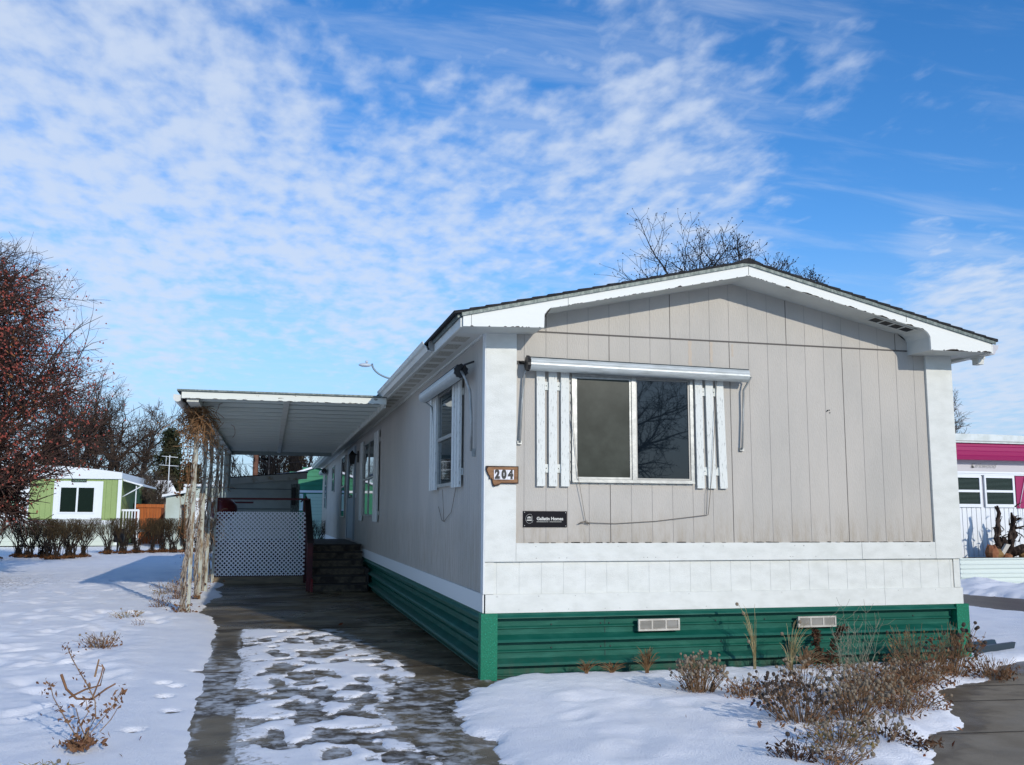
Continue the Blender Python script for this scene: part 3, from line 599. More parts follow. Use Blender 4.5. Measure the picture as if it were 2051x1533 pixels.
# ------------------------------------------------------------ THE PORCH
mt['redwood'] = mat('dark_red_paint', (0.09, 0.008, 0.010), 0.5, 0.35, col2=(0.045, 0.006, 0.007), cscale=3)
mt['lattice'] = mat('white_vinyl_lattice', (0.84, 0.84, 0.86), 0.45, 0.4)
mt['treadwood'] = mat('worn_tread_mat', (0.15, 0.115, 0.075), 0.75, 0.2, col2=(0.045, 0.034, 0.026), cscale=5, clo=.45, chi=.62)
mt['deckboard'] = mat('dark_deck_boards', (0.045, 0.038, 0.032), 0.7, 0.2)
mt['kerbwood'] = mat('brown_timber', (0.24, 0.185, 0.12), 0.7, 0.2, bump=.3, bscale=12, bstretch=(1, 6, 6), col2=(0.14, 0.11, 0.075), cscale=5, cstretch=(.5, 4, 4))
pc = thing('porch', 'raised timber porch with six carpeted steps, white lattice side and dark red rails', 'porch')
dk = MB()
for i in range(26): dk.box(-2.86, -0.07, 12.02+i*.115, 12.02+i*.115+.11, .775, .80)
dk.box(-1.0, -0.08, 11.0, 12.015, .775, .80); dk.build('deck', 'deckboard', pc)
box('deck_skirt', 'deckboard', pc, -2.84, -0.08, 12.06, 14.9, .02, .772)
lt = MB(); y = 11.93; x0, x1, z0, z1 = -2.885, -1.105, .155, 1.42; pitch = .0855; w = .021
def clip_line(c, s):
    """diagonal x+s*z=c clipped to the panel"""
    pts = []
    for zz_ in (z0, z1):
        xx = c - s*zz_
        if x0 <= xx <= x1: pts.append((xx, zz_))
    for xx in (x0, x1):
        zz_ = (c-xx)/s
        if z0 < zz_ < z1: pts.append((xx, zz_))
    return sorted(pts)[:1]+sorted(pts)[-1:] if len(pts) >= 2 else None
for s, yy in ((1, y), (-1, y+.007)):
    c = (x0+s*(z0 if s > 0 else z1)); cmax = x1+(z1 if s > 0 else -z0)
    while c < cmax:
        p = clip_line(c, s)
        if p and math.dist(*p) > .03:
            (ax_, az_), (bx2, bz2) = p; d = Vector((bx2-ax_, 0, bz2-az_)); Ln = d.length; d.normalize(); nrm = Vector((-d.z, 0, d.x))
            lt.obox(((ax_+bx2)/2, yy, (az_+bz2)/2), d*(Ln/2), nrm*(w*.58), Vector((0, .0033, 0)))
        c += pitch
lo = lt.build('lattice_panel', 'lattice', pc)
box('kerb_board', 'kerbwood', pc, -2.90, -1.12, 11.90, 11.97, .0, .135); box('kerb_shadow_board', 'redwood', pc, -2.88, -1.12, 11.975, 12.02, .02, .18)
box('top_rail', 'redwood', pc, -2.90, -1.06, 11.93, 12.03, 1.665, 1.705)
for (x, y, t) in ((-2.86, 12.0, 1.664), (-1.115, 12.0, 1.664)): box('rail_post', 'redwood', pc, x-.045, x+.045, y-.028, y+.06, 0.0, t)
for k in range(6):
    z = .133*(k+1); y = 9.62+.28*k
    st = MB().box(-1.02, -0.045, y-.012, y+.30, z-.022, z)
    s_o = st.build('step', 'deckboard', pc); rs = MB().box(-1.01, -0.055, y+.018, y+.035, z-.131, z-.024); ro = rs.build('riser', 'treadwood', s_o)
    dm = MB()          # raised diamond pattern of the mat, on the riser
    for q in range(9):
        xc = -.955+q*.106; zc = z-.080
        for e in (.044, .028, .013):
            pts = [(xc-e*1.15, y+.0165, zc), (xc, y+.0165, zc+e), (xc+e*1.15, y+.0165, zc), (xc, y+.0165, zc-e), (xc-e*1.15, y+.0165, zc)]; dm.tube(pts, .0028, 3, False)
    dm.build('mat_pattern', 'deckboard', s_o)
box('stringer', 'deckboard', pc, -0.044, -0.02, 9.70, 12.0, .0, .40)
# left handrail: newel, stub and sloping board
MB().box(-1.135, -1.03, 9.86, 9.96, 0.0, .92).build('newel_post', 'redwood', pc)
MB().prism([(9.60, 0), (9.86, 0), (9.86, .22), (9.64, .22), (9.60, .17)], 0, -1.06, -1.025).build('stringer_end', mat('bright_red_paint', (.15, .012, .014), .45), pc)
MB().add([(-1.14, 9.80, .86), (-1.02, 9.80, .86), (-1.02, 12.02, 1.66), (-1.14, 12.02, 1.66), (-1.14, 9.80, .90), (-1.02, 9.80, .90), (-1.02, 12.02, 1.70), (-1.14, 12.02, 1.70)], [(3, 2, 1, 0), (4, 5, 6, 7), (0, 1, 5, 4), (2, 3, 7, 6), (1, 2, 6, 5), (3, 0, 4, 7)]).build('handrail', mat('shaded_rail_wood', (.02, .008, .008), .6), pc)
bl = MB()
for q in range(12):
    y = 10.08+q*.16; zb_ = .86+(y-9.80)*.36; bl.box(-1.105, -1.065, y, y+.04, max(0.02, zb_-.80), zb_)
bl.build('baluster', 'redwood', pc)
MB().tube([(-1.02, 14.95, .80), (-.98, 14.95, 1.72), (-1.02, 14.95, 1.80)], .022, 6).tube([(-.99, 14.95, 1.77), (-1.13, 14.95, 1.66)], .018, 6).build('rear_rail_pole', 'black', pc)
box('rear_rail', 'redwood', pc, -2.9, -2.2, 14.92, 14.98, 1.62, 1.66)
# kettle lid behind lattice
kt = thing('barbecue', 'dark red rounded kettle lid standing on the porch behind the lattice', 'barbecue')
kv = MB(); kv.ball((-2.78, 12.75, 1.47), .30, 20, 12, (1, 1, .8)); kv.build('kettle', mat('dark_red_enamel', (.10, .008, .008), .3, .5), kt)
kl = MB()
for a in (0.3, 2.4, 4.5): kl.tube([(-2.78+.15*math.cos(a), 12.75+.15*math.sin(a), 1.3), (-2.78+.26*math.cos(a), 12.75+.26*math.sin(a), .80)], .012)
kl.build('leg', 'black', kt)
# hanging bar at the back of the carport
hb = thing('hanging_bar', 'short black bar hanging on two wires under the far end of the carport', 'bar')
MB().tube([(-2.08, 15.5, 2.70), (-1.90, 15.5, 2.675)], .028, 8).build('bar', 'black', hb); MB().tube([(-2.06, 15.5, 2.71), (-2.06, 15.5, 2.93)], .002, 3).tube([(-1.92, 15.5, 2.69), (-1.92, 15.5, 2.93)], .002, 3).build('wire', 'black', hb)

# ------------------------------------------------------------ SHED behind the porch
mt['shed'] = mat('grey_green_lap_siding', (0.40, 0.44, 0.40), 0.6, 0.3, col2=(0.33, 0.36, 0.33), cscale=3)
mt['snow_cap'] = mat('roof_snow', (0.82, 0.85, 0.90), 0.7, 0.2)
sd_ = thing('shed', 'low grey lap sided shed with a sloping roof behind the lattice', 'shed')
w_ = MB(); z = 0.0
sl2 = MB()
while z < 2.30:
    h = .125*2; sl2.box(-2.92, -1.14, 16.965, 16.99, z-.004, z+.010); zt_ = lambda x: min(z+h, 2.17+.083*(x+2.92))
    a, b = -2.92, -1.14; tl, tr = zt_(a), zt_(b)
    if tl > z+.005 or tr > z+.005: w_.add([(a, 17.0-.018, z), (b, 17.0-.018, z), (b, 17.0-.018, z+.01), (a, 17.0-.018, z+.01)], [(0, 1, 2, 3)]); w_.add([(a, 17.0-.018, z+.0), (b, 17.0-.018, z+.0), (b, 17.0, max(tr, z)), (a, 17.0, max(tl, z)), (a, 17.02, z), (b, 17.02, z)], [(0, 1, 2, 3), (4, 5, 1, 0)])
    z += h
w_.box(-2.915, -1.145, 17.021, 19.6, 0, 2.05)
w_.build('wall', 'shed', sd_); sl2.build('lap_shadow_gap', 'line', sd_)
MB().prism([(-2.97, 2.10), (-.93, 2.27), (-.93, 2.43), (-2.97, 2.26)], 1, 16.86, 16.90).build('fascia', mat('shed_fascia', (.42, .42, .37), .6, col2=(.25, .2, .12), cscale=3, clo=.55, chi=.7), sd_)
MB().prism([(-2.99, 2.262), (-.91, 2.432), (-.91, 2.452), (-2.99, 2.282)], 1, 16.84, 19.8).build('roof', 'shingle', sd_)
MB().prism([(-1.7, 2.372), (-.90, 2.437), (-.90, 2.487), (-1.7, 2.402)], 1, 17.0, 19.7).build('roof_snow', 'snow_cap', sd_)
box('door_frame', 'drip', sd_, -1.32, -1.10, 16.955, 16.98, 0, 2.14); box('downpipe', 'black', sd_, -1.30, -1.20, 16.90, 16.95, 1.6, 2.05)

# ------------------------------------------------------------ GROUND, SNOW, DRIVEWAY, PATH
def _h(ix, iy, s):
    n = (ix.astype(np.int64)*374761393 + iy.astype(np.int64)*668265263 + s*974634777) & 0xffffffff
    n = ((n ^ (n >> 13))*1274126177) & 0xffffffff
    return ((n ^ (n >> 16)) & 0xffff)/65535.0
def vn(x, y, s=0):
    ix, iy = np.floor(x), np.floor(y); fx, fy = x-ix, y-iy; fx = fx*fx*(3-2*fx); fy = fy*fy*(3-2*fy)
    a, b, c, d = _h(ix, iy, s), _h(ix+1, iy, s), _h(ix, iy+1, s), _h(ix+1, iy+1, s)
    return (a*(1-fx)+b*fx)*(1-fy)+(c*(1-fx)+d*fx)*fy - .5
def fbm(x, y, o=4, s=0):
    r = 0; a = 1
    for i in range(o):
        r = r + a*vn(x, y, s+i*17); a *= .5; x, y = (x*.737-y*.676)*2.07+3.1, (x*.676+y*.737)*2.07+7.7
    return r
def sdpoly(X, Y, P):
    """signed distance to a polygon, positive outside"""
    d = np.full(X.shape, 1e9); ins = np.zeros(X.shape, bool); n = len(P)
    for i in range(n):
        ax, ay = P[i]; bx_, by_ = P[(i+1) % n]; ex, ey = bx_-ax, by_-ay; wx, wy = X-ax, Y-ay
        t = np.clip((wx*ex+wy*ey)/(ex*ex+ey*ey), 0, 1); d = np.minimum(d, (wx-ex*t)**2+(wy-ey*t)**2)
        c = ((ay > Y) != (by_ > Y)) & (X < ex*(Y-ay)/(ey if abs(ey) > 1e-9 else 1e-9)+ax); ins ^= c
    return np.where(ins, -1, 1)*np.sqrt(d)
B_SLAB = [(-2.72, 16.8), (-2.70, 10.5), (-2.62, 8.6), (-2.70, 7.0), (-2.72, 6.1), (-2.50, 5.3), (-2.40, 4.3), (-2.0, 4.05), (-1.4, 3.95), (-.95, 3.3), (-.80, 1.9), (-.60, .9), (-.50, .0), (-.36, -.5), (.06, -.30), (.16, .02), (.16, 16.8)]
B_STRIP = [(-2.40, 4.4), (-2.12, 4.4), (-2.04, .5), (-1.99, -2.6), (-1.9, -7), (-2.2, -7), (-2.22, -2.4), (-2.34, 1.0)]
B_WEDGE = [(-.80, 2.2), (-.62, .9), (-.80, -.6), (-.86, -1.6), (-.95, -2.8), (-1.0, -7), (-.3, -7), (-.50, -2.8), (-.50, -1.7), (-.40, -1.0), (-.15, -.55), (.06, -.30), (0, .2)]
B_PATH = [(5.35, -.12), (4.62, -.66), (3.9, -1.12), (3.42, -1.42), (3.25, -1.8), (3.05, -2.1), (2.88, -2.35), (2.45, -2.70), (2.15, -2.96), (1.72, -3.3), (1.2, -3.8), (.9, -7), (9, -7), (9, -.6), (6.4, -.1)]
B_NDRIVE = [(8.75, 60), (8.72, 4.8), (8.9, 3.2), (8.6, -.4), (8.4, -20), (11.0, -20), (10.75, 5.8), (10.45, 7.0), (10.5, 60)]
B_ROAD = [(-60, -14), (-60, -20), (60, -20), (60, -14)]
B_HOUSE = [(.03, -.03), (4.82, -.03), (4.82, 27.1), (.03, 27.1)]
def lines(segs):
    o = []
    for a, b, n in segs: o += list(np.linspace(a, b, n, endpoint=False))
    return np.array(sorted(set(np.round(o + [segs[-1][1]], 4))))
gx = lines([(-220, -60, 10), (-60, -20, 24), (-20, -7, 60), (-7, 6.5, 400), (6.5, 14, 100), (14, 40, 30), (40, 220, 12)])
gy = lines([(-80, -20, 14), (-20, -5, 30), (-5, 6, 330), (6, 14, 130), (14, 36, 140), (36, 80, 34), (80, 320, 14)])
X, Y = np.meshgrid(gx, gy)
fr = random.Random(21); prints = []
for i in range(84):
    yy = fr.uniform(-3.6, 3.3); xx = fr.uniform(-1.8, -.75) if yy < .3 else fr.uniform(-1.85, -1.0)
    if yy > 1.2 and fr.random() < .35: continue
    prints.append((xx, yy, fr.uniform(.05, .085), fr.uniform(.10, .19), fr.uniform(-.35, .35), 1))
for (x, y, s) in ((-2.62, .25, .03), (-2.50, .1, .035), (-2.55, -.35, .03), (-2.45, -.9, .04), (-2.62, -1.5, .035), (-2.4, .9, .02)): prints.append((x, y, .05, .06, 0, 1))
for i in range(130): prints.append((fr.uniform(-6.5, -3.0), fr.uniform(-2.0, 13), fr.uniform(.06, .13), fr.uniform(.12, .3), fr.uniform(-1, 1), 0))
for i in range(24): prints.append((fr.uniform(.2, 3), fr.uniform(-3.4, -1.0), fr.uniform(.08, .2), fr.uniform(.1, .25), fr.uniform(-1, 1), 2))
def snow_height(X, Y):
    U, V = X*.8-Y*.6, X*.6+Y*.8
    en = .16*fbm(U*2.3, V*2.3, 6, 3)+.035*fbm(U*17+.3, V*17, 3, 9)
    sd = np.minimum.reduce([sdpoly(X, Y, B_SLAB)+en, sdpoly(X, Y, B_STRIP)+en*.35, sdpoly(X, Y, B_WEDGE)+en*1.6, sdpoly(X, Y, B_PATH)+en*1.2, sdpoly(X, Y, B_NDRIVE)+en*1.5, sdpoly(X, Y, B_ROAD)])
    sdh = sdpoly(X, Y, B_HOUSE)
    D = .048+.024*fbm(X*.6, Y*.6, 3, 31)+.014*fbm(X*2.2, Y*2.2, 3, 5)
    D = D+.016*fbm(X*4.5, Y*6.5, 4, 77)*np.clip((-X-2.5), 0, 1) + .010*fbm(X*9, Y*9, 2, 15)*(Y > -.8)*(X > 0)*(Y < 0.2)
    icy = np.exp(-((X+7.0)/2.2)**2-((Y-12.5)/4.2)**2)                      # trampled icy patch on the lawn
    D = D+.004*fbm(X*16, Y*16, 3, 45)
    D = D - .035*icy + .03*icy*fbm(X*7, Y*7, 3, 8)
    patch = (X > -2.15) & (X < .1) & (Y < 4.2)
    w = np.clip(sdpoly(X, Y, [(-2.1, 4.4), (-2.0, -7), (-.55, -7), (-.5, -1), (-.7, 2), (-.9, 4)])/-.08, 0, 1)
    pn = .9*fbm(U*6.0, V*4.6, 5, 61)+.45*fbm(U*1.3, V*1.3, 2, 62)+.10*np.clip((-Y-.3)/2.5, 0, 1)*np.clip((X+1.8)/.8, 0, 1)-.04
    D = D*(1-w)+w*(.014-.14*np.maximum(pn-.09, 0)-.012*pn)
    bank = np.clip(1-np.abs(X-11.6)/1.3, 0, 1)*np.clip((8.9-Y)/1.0, 0, 1)*np.clip((Y-4.2)/1.0, 0, 1); D = D+.14*bank*(1+.8*fbm(X*3, Y*3, 3, 4))
    ridge = np.exp(-((X+3.05-.05*np.sin(Y*2))/.16)**2)*np.clip((4.2-Y)/2, 0, 1)*np.clip((Y+3)/2, 0, 1); D = D+.022*ridge*(1+fbm(X*5, Y*5, 2, 2))
    side = np.clip((X+3.15)/.3, 0, 1)*np.clip((4.9-Y)/1.2, 0, 1)*(X < -2.1); D = D*(1-.4*side)
    kx, ky = 1.35, -2.2
    D = D+.02*np.exp(-((X-2.6)/.8)**2-((Y+2.25)/.55)**2)+.015*np.exp(-((X-.9)/1.2)**2-((Y+1.0)/.5)**2)
    z = D*np.tanh(np.maximum(sd, -.12)/.055)
    z = np.where(sd > 0, D*(1-np.exp(-sd/.11))+np.minimum(D, 0), np.maximum(sd*.4, -.06))
    z = np.where((sd > -.0) & (z < .0), z, z)
    for (px, py, a, b, r, k) in prints:
        c, s = math.cos(r), math.sin(r); m = (abs(X-px) < .5) & (abs(Y-py) < .5); dx, dy = X[m]-px, Y[m]-py
        u = (dx*c+dy*s)/a; v = (-dx*s+dy*c)/b; wob = .35*vn((dx+px)*14, (dy+py)*14, 3); g = np.sqrt(u*u+v*v)+wob
        if k == 1: z[m] = np.where(g < 1.0, np.minimum(z[m], -.012), np.where(g < 1.35, z[m]*((g-1)/.35), z[m]))
        else: z[m] -= (.030 if k == 0 else .014)*np.exp(-(g**2)*1.4) - .008*np.exp(-((g-1.5)**2)*4)
    # melt gap along the skirting
    gap = np.clip((np.abs(sdh)-.02-.05*vn(X*5, Y*5, 6))/.06, 0, 1); z = np.where(sdh < .35, z*gap-.02*(1-gap), z)
    z = np.where(sdh < 0, -.06, z)
    return z
Z = snow_height(X, Y)
def gridmesh(name, m, gx, gy, X, Y, Z, attrs=None, kind=None, label=None):
    ny, nx = X.shape; me = bpy.data.meshes.new(name); nv = nx*ny
    me.vertices.add(nv); co = np.stack([X.ravel(), Y.ravel(), Z.ravel()], 1).astype(np.float32); me.vertices.foreach_set('co', co.ravel())
    i = np.arange((ny-1)*(nx-1)); r_, c = i//(nx-1), i % (nx-1); a = r_*nx+c; q = np.stack([a, a+1, a+nx+1, a+nx], 1)
    me.loops.add(q.size); me.loops.foreach_set('vertex_index', q.ravel().astype(np.int32)); me.polygons.add(len(q))
    me.polygons.foreach_set('loop_start', (np.arange(len(q))*4).astype(np.int32)); me.polygons.foreach_set('use_smooth', np.ones(len(q), bool))
    for k, v in (attrs or {}).items():
        at = me.attributes.new(k, 'FLOAT', 'POINT'); at.data.foreach_set('value', v.ravel().astype(np.float32))
    me.update(calc_edges=True); me.validate(); me.materials.append(mt[m] if isinstance(m, str) else m); o = bpy.data.objects.new(name, me); COL.objects.link(o)
    tag(o, kind=kind, label=label); return o
# snow material: clean snow, dirty and icy where the attribute says so
def attr_mat(name, attr, c0a, c0b, c1, r0, r1, nscale, nstretch, mscale, mlo, mhi, bump, bscale, spec=.4):
    m = bpy.data.materials.new(name); m.use_nodes = True; t = m.node_tree; b = t.nodes['Principled BSDF']; Lk = t.links.new
    at = t.nodes.new('ShaderNodeAttribute'); at.attribute_name = attr; tcn = t.nodes.new('ShaderNodeTexCoord')
    mp = t.nodes.new('ShaderNodeMapping'); mp.inputs['Scale'].default_value = nstretch; Lk(tcn.outputs['Object'], mp.inputs[0])
    base = t.nodes.new('ShaderNodeMix'); base.data_type = 'RGBA'; base.inputs[6].default_value = (*c0a, 1); base.inputs[7].default_value = (*c0b, 1)
    Lk(maprange(t, noise(t, mp.outputs[0], nscale, 6, .6, .3), .38, .66, 0, 1), base.inputs[0])
    n2 = noise(t, tcn.outputs['Object'], mscale, 8, .68, .2)
    s = math_node(t, 'ADD', math_node(t, 'MULTIPLY', at.outputs['Fac'], 1.0), math_node(t, 'MULTIPLY', math_node(t, 'SUBTRACT', n2, .5), 2.6))
    f = maprange(t, s, mlo, mhi, 0, 1); 
    x = t.nodes.new('ShaderNodeMix'); x.data_type = 'RGBA'; Lk(f, x.inputs[0]); Lk(base.outputs[2], x.inputs[6]); x.inputs[7].default_value = (*c1, 1); Lk(x.outputs[2], b.inputs['Base Color'])
    rr = t.nodes.new('ShaderNodeMix'); Lk(f, rr.inputs[0]); rr.inputs[2].default_value = r0; rr.inputs[3].default_value = r1; 
    rn = maprange(t, noise(t, mp.outputs[0], nscale*.7, 3, .5), .35, .65, -.12, .18); Lk(math_node(t, 'ADD', rr.outputs[0], rn, True), b.inputs['Roughness'])
    b.inputs['Specular IOR Level'].default_value = spec
    bp = t.nodes.new('ShaderNodeBump'); bp.inputs['Strength'].default_value = bump; bp.inputs['Distance'].default_value = .02
    Lk(noise(t, tcn.outputs['Object'], bscale, 5, .65), bp.inputs['Height']); Lk(bp.outputs[0], b.inputs['Normal'])
    return m
mt['snow'] = attr_mat('old_snow', 'dirt', (.95, .94, .92), (.88, .88, .885), (.36, .33, .28), .6, .5, 2.6, (1, 1, 1), 17, .60, 1.05, .55, 75, .2)
dirt = .75*np.exp(-((X+7.2)/2.2)**2-((Y-12.5)/3.8)**2) + .35*np.exp(-(np.maximum(-Y-.0, 0)/.35)**2)*(X > .1)*(X < 4.8)*(Y < 0) + .4*np.exp(-((X-11.6)/1.5)**2)*(Y < 6.6)*(Y > 4)*.6
thin = np.clip(1-Z/.018, 0, 1)**.7*.95; dirt = np.maximum(dirt, thin*(X > -2.2)*(X < .6))
gridmesh('snow', 'snow', gx, gy, X, Y, Z, {'dirt': dirt}, 'structure', 'old settled snow with footprints over the lawn, the front bed and beyond')
mt['ground'] = mat('winter_soil', (.10, .075, .05), .9, .1, bump=.6, bscale=14, col2=(.16, .13, .09), cscale=6)
tag(MB().box(-400, 400, -200, 600, -.6, -.012).build('ground', 'ground'), kind='structure')
sx = np.arange(-3.15, .06, .05); sy = np.arange(-7, 17.2, .05); SX, SY = np.meshgrid(sx, sy)
strip = np.clip(-sdpoly(SX, SY, B_STRIP)/.05+.6, 0, 1)*np.clip((SY+1.4)/.5, 0, 1)*np.clip((2.6-SY)/1.2, 0, 1)
wedge = np.clip(-sdpoly(SX, SY, B_WEDGE)/.3+.9, 0, 1)*np.clip((.9-SY)/1.0, 0, 1)
pat = np.clip(-sdpoly(SX, SY, [(-2.1, 4.3), (-2.0, -7), (-.55, -7), (-.5, -1), (-.45, 1.2), (-.9, 3.9)])/.15+.4, 0, 1)
edge_ = np.exp(-np.abs(sdpoly(SX, SY, B_STRIP))/.05)*.8
cor = np.exp(-((SX+.25)/.35)**2-((SY+1.6)/1.1)**2)*.95
frost = np.maximum(cor, 0)+0*SX
frost = np.maximum.reduce([frost, strip*.70, wedge*.50, pat*.62, edge_*(SY < 4)])
mt['slab'] = attr_mat('wet_stained_concrete', 'frost', (.050, .035, .018), (.185, .145, .085), (.52, .53, .52), .34, .6, 1.5, (.85, 1.15, 1), 7, .42, 1.0, .4, 70, .14)
dw = gridmesh('driveway', 'slab', sx, sy, SX, SY, SX*0, {'frost': frost}, 'structure', 'wet stained concrete carport driveway')
jm = MB()
for y in (-5.2, .82, 4.02, 7.6, 11.2, 14.8): jm.box(-3.1, -.02, y, y+.012, .001, .004)
jm.build('expansion_joint', 'bare', dw)
px_ = np.arange(.5, 12, .1); py_ = np.arange(-8, .6, .1); PXX, PYY = np.meshgrid(px_, py_)
mt['pathc'] = attr_mat('damp_grey_concrete', 'damp', (.225, .185, .13), (.275, .23, .165), (.12, .09, .055), .8, .4, 3.2, (1, 1, 1), 4, .25, .9, .25, 90, .18)
damp = .9*np.exp(-(sdpoly(PXX, PYY, B_PATH)/.22)**2)+.5*np.exp(-((PYY+1.55+.12*(PXX-3.5))/.12)**2)*(PXX > 2.7)
pth = gridmesh('path', 'pathc', px_, py_, PXX, PYY, PXX*0-.0+.001, {'damp': damp}, 'structure', 'grey concrete path at the right front')
jm = MB()
for y0 in (-.95, -1.55, -2.55, -3.4): jm.add([(1.0, y0+.17*0-.02, .0055), (11, y0-.9, .0055), (11, y0-.885, .0055), (1.0, y0-.008, .0055)], [(0, 1, 2, 3)])
jm.build('expansion_joint', 'bare', pth)
tag(MB().box(8.0, 11.4, -25, 62, -.01, .0).build('neighbouring_driveway', mat('wet_brown_asphalt', (.055, .040, .028), .45, .25, bump=.3, bscale=40, col2=(.13, .11, .085), cscale=.9, cstretch=(3, .25, 1), clo=.45, chi=.72)), kind='structure')
tag(MB().box(-80, 80, -20.5, -13.5, -.01, .0).build('road', mat('wet_asphalt_road', (.05, .05, .052), .5, .4, bump=.3, bscale=40)), kind='structure')
def snowz(x, y): return float(max(0.0, snow_height(np.array([[x]]), np.array([[y]]))[0, 0]))

# ------------------------------------------------------------ DRIED PLANTS
mt['stem'] = mat('dry_stem', (.29, .19, .11), .85, .1, col2=(.15, .085, .045), cscale=12)
mt['stemgrey'] = mat('grey_dry_stem', (.24, .215, .17), .85, .1, col2=(.15, .12, .08), cscale=12)
mt['straw'] = mat('straw_stalk', (.42, .36, .20), .8, .15, col2=(.26, .20, .09), cscale=10)
mt['leafbrown'] = mat('curled_brown_leaf', (.11, .05, .028), .85, .1, col2=(.25, .14, .075), cscale=14)
mt['leafred'] = mat('rust_leaf', (.15, .035, .015), .8, .15, col2=(.26, .085, .03), cscale=10)
mt['leafdark'] = mat('dark_withered_leaf', (.045, .022, .014), .85, .1, col2=(.10, .055, .032), cscale=10)
mt['leafolive'] = mat('olive_brown_leaf', (.16, .13, .055), .85, .1, col2=(.26, .18, .085), cscale=12)
mt['headtan'] = mat('tan_seed_head', (.40, .33, .24), .9, .1, bump=.8, bscale=260, col2=(.15, .11, .07), cscale=90)
mt['headdark'] = mat('dark_seed_head', (.075, .06, .05), .9, .1, bump=.8, bscale=260, col2=(.12, .09, .07), cscale=90)
HEADME = MB().ball((0, 0, 0), 1.0, 8, 6).build('seed_head', 'headtan'); HEADS = {}
for k_ in ('headtan', 'headdark'): m_ = HEADME.data.copy(); m_.materials.clear(); m_.materials.append(mt[k_]); HEADS[k_] = m_
bpy.data.objects.remove(HEADME)
def heads(lst, kind, root):
    lst.sort(key=lambda q: -q[0].z)
    for p, r in lst[:100]: o = bpy.data.objects.new('seed_head', HEADS[kind]); COL.objects.link(o); o.parent = root; o.location = p; o.scale = (r, r, r)
    if len(lst) > 100:
        b = MB()
        for p, r in lst[100:]: b.ball(p, r, 7, 5)
        tag(b.build('seed_heads', kind, root), kind='stuff')
def clump(label, x, y, n, h, sp, hd=.8, head='headtan', st='stem', lf='leafbrown', nl=60, lean=(0, 0), lsz=.016, cat='dried flowers', grp='dried flower clumps in the snowy bed', ragged=.3, hr=.0125):
    r_ = random.Random(int(abs(x*977+y*3571))); z0 = snowz(x, y)-.01; root = thing('dried_flower_clump' if cat == 'dried flowers' else cat.replace(' ', '_'), label, cat, grp); root['_b'] = 1
    a, b, c = MB(), [], MB()
    for i in range(n):
        t = r_.uniform(0, 6.283); rr = sp*math.sqrt(r_.random()); bx_, by_ = x+rr*.45*math.cos(t), y+rr*.45*math.sin(t); hh = h*r_.uniform(1-ragged*1.6, 1.08)*(1-.25*(rr/sp)**2)
        tx, ty = x+rr*1.15*math.cos(t)+lean[0]*hh, y+rr*1.15*math.sin(t)+lean[1]*hh
        m = ((bx_+tx)/2+r_.gauss(0, .02), (by_+ty)/2+r_.gauss(0, .02), z0+hh*.55); e = (tx, ty, z0+hh)
        a.tube([(bx_, by_, z0-.02), m, e], [.0030, .0023, .0016], 3, False)
        if r_.random() < .5: q = Vector(m)+Vector((r_.gauss(0, .05), r_.gauss(0, .05), hh*.3)); a.tube([m, q], .0014, 3, False); (b.append((Vector(q), hr*.8)) if hd and r_.random() < hd*.6 else None)
        if r_.random() < hd: b.append((Vector(e), hr*r_.uniform(.7, 1.2)))
    for i in range(int(nl*.62)):
        t = r_.uniform(0, 6.283); rr = sp*1.05*math.sqrt(r_.random()); zz_ = z0+h*.75*r_.random()**1.7; leaf(c, (x+rr*math.cos(t)+lean[0]*zz_, y+rr*math.sin(t)+lean[1]*zz_, zz_), lsz*r_.uniform(.6, 1.5), r_)
    a.build('stems', st, root)
    heads(b, head, root)
    if c.v: c.build('dry_leaves', lf, root)
    return root
clump('rounded clump of tan pincushion seed heads, nearest the left skirting vent', 1.43, -1.22, 120, .30, .20, .9, nl=150)
clump('small sprawling brown clump at the right foot of the rounded tan clump', 1.66, -1.52, 40, .16, .15, .3, nl=170)
clump('clump with black round seed heads left in the snowy bed', 1.92, -1.50, 50, .19, .18, .8, 'headdark', lf='leafdark', nl=150)
clump('tiny reddish tuft leaning out over the open snow', 1.60, -2.02, 10, .12, .09, .6, 'headdark', lf='leafred', nl=36, lean=(-.6, 0))
clump('large mixed clump with dark and tan heads in the middle of the bed', 1.60, -2.42, 110, .25, .25, .85, 'headdark', nl=230, lean=(-.1, 0))
clump('wide tan headed clump right of the middle of the bed', 1.98, -2.38, 110, .25, .26, .8, 'headtan', nl=200)
clump('tall dense tan clump in front of the wispy grey bush', 2.42, -1.88, 120, .28, .26, .7, 'headtan', lf='leafbrown', nl=280)
clump('flattened brown mat of stalks near the lower edge of the bed', 1.50, -2.98, 70, .14, .22, .35, 'headtan', lf='leafolive', nl=330, lean=(.2, 0))
clump('tan headed clump between the path and the flattened mat', 1.85, -2.92, 30, .15, .16, .6, 'headtan', lf='leafdark', nl=150)
clump('dark bare twiggy clump at the bottom edge of the photo', 1.07, -3.22, 46, .15, .14, .12, 'headdark', 'leafdark', 'leafdark', nl=90, ragged=.5)
clump('brown bent stalks beside the dark twiggy clump', 1.28, -3.30, 46, .12, .18, .2, 'headtan', lf='leafbrown', nl=120, lean=(.5, 0))
clump('dense dark red brown leafy clump left of the right corner post', 2.92, -1.50, 110, .26, .27, .2, 'headdark', lf='leafbrown', nl=420, lsz=.019)
clump('curled brown leafy clump below the green corner post', 3.50, -1.08, 120, .30, .30, .12, 'headdark', lf='leafbrown', nl=520, lsz=.02)
clump('tall leafy clump with dark heads on long stalks at the right corner', 4.02, -.80, 90, .46, .22, .35, 'headdark', lf='leafbrown', nl=460, lean=(.25, 0), lsz=.02, hr=.016)
clump('low brown leafy clump spreading onto the path beside the splash block', 4.35, -.92, 70, .22, .22, .0, lf='leafbrown', nl=380, lsz=.018)
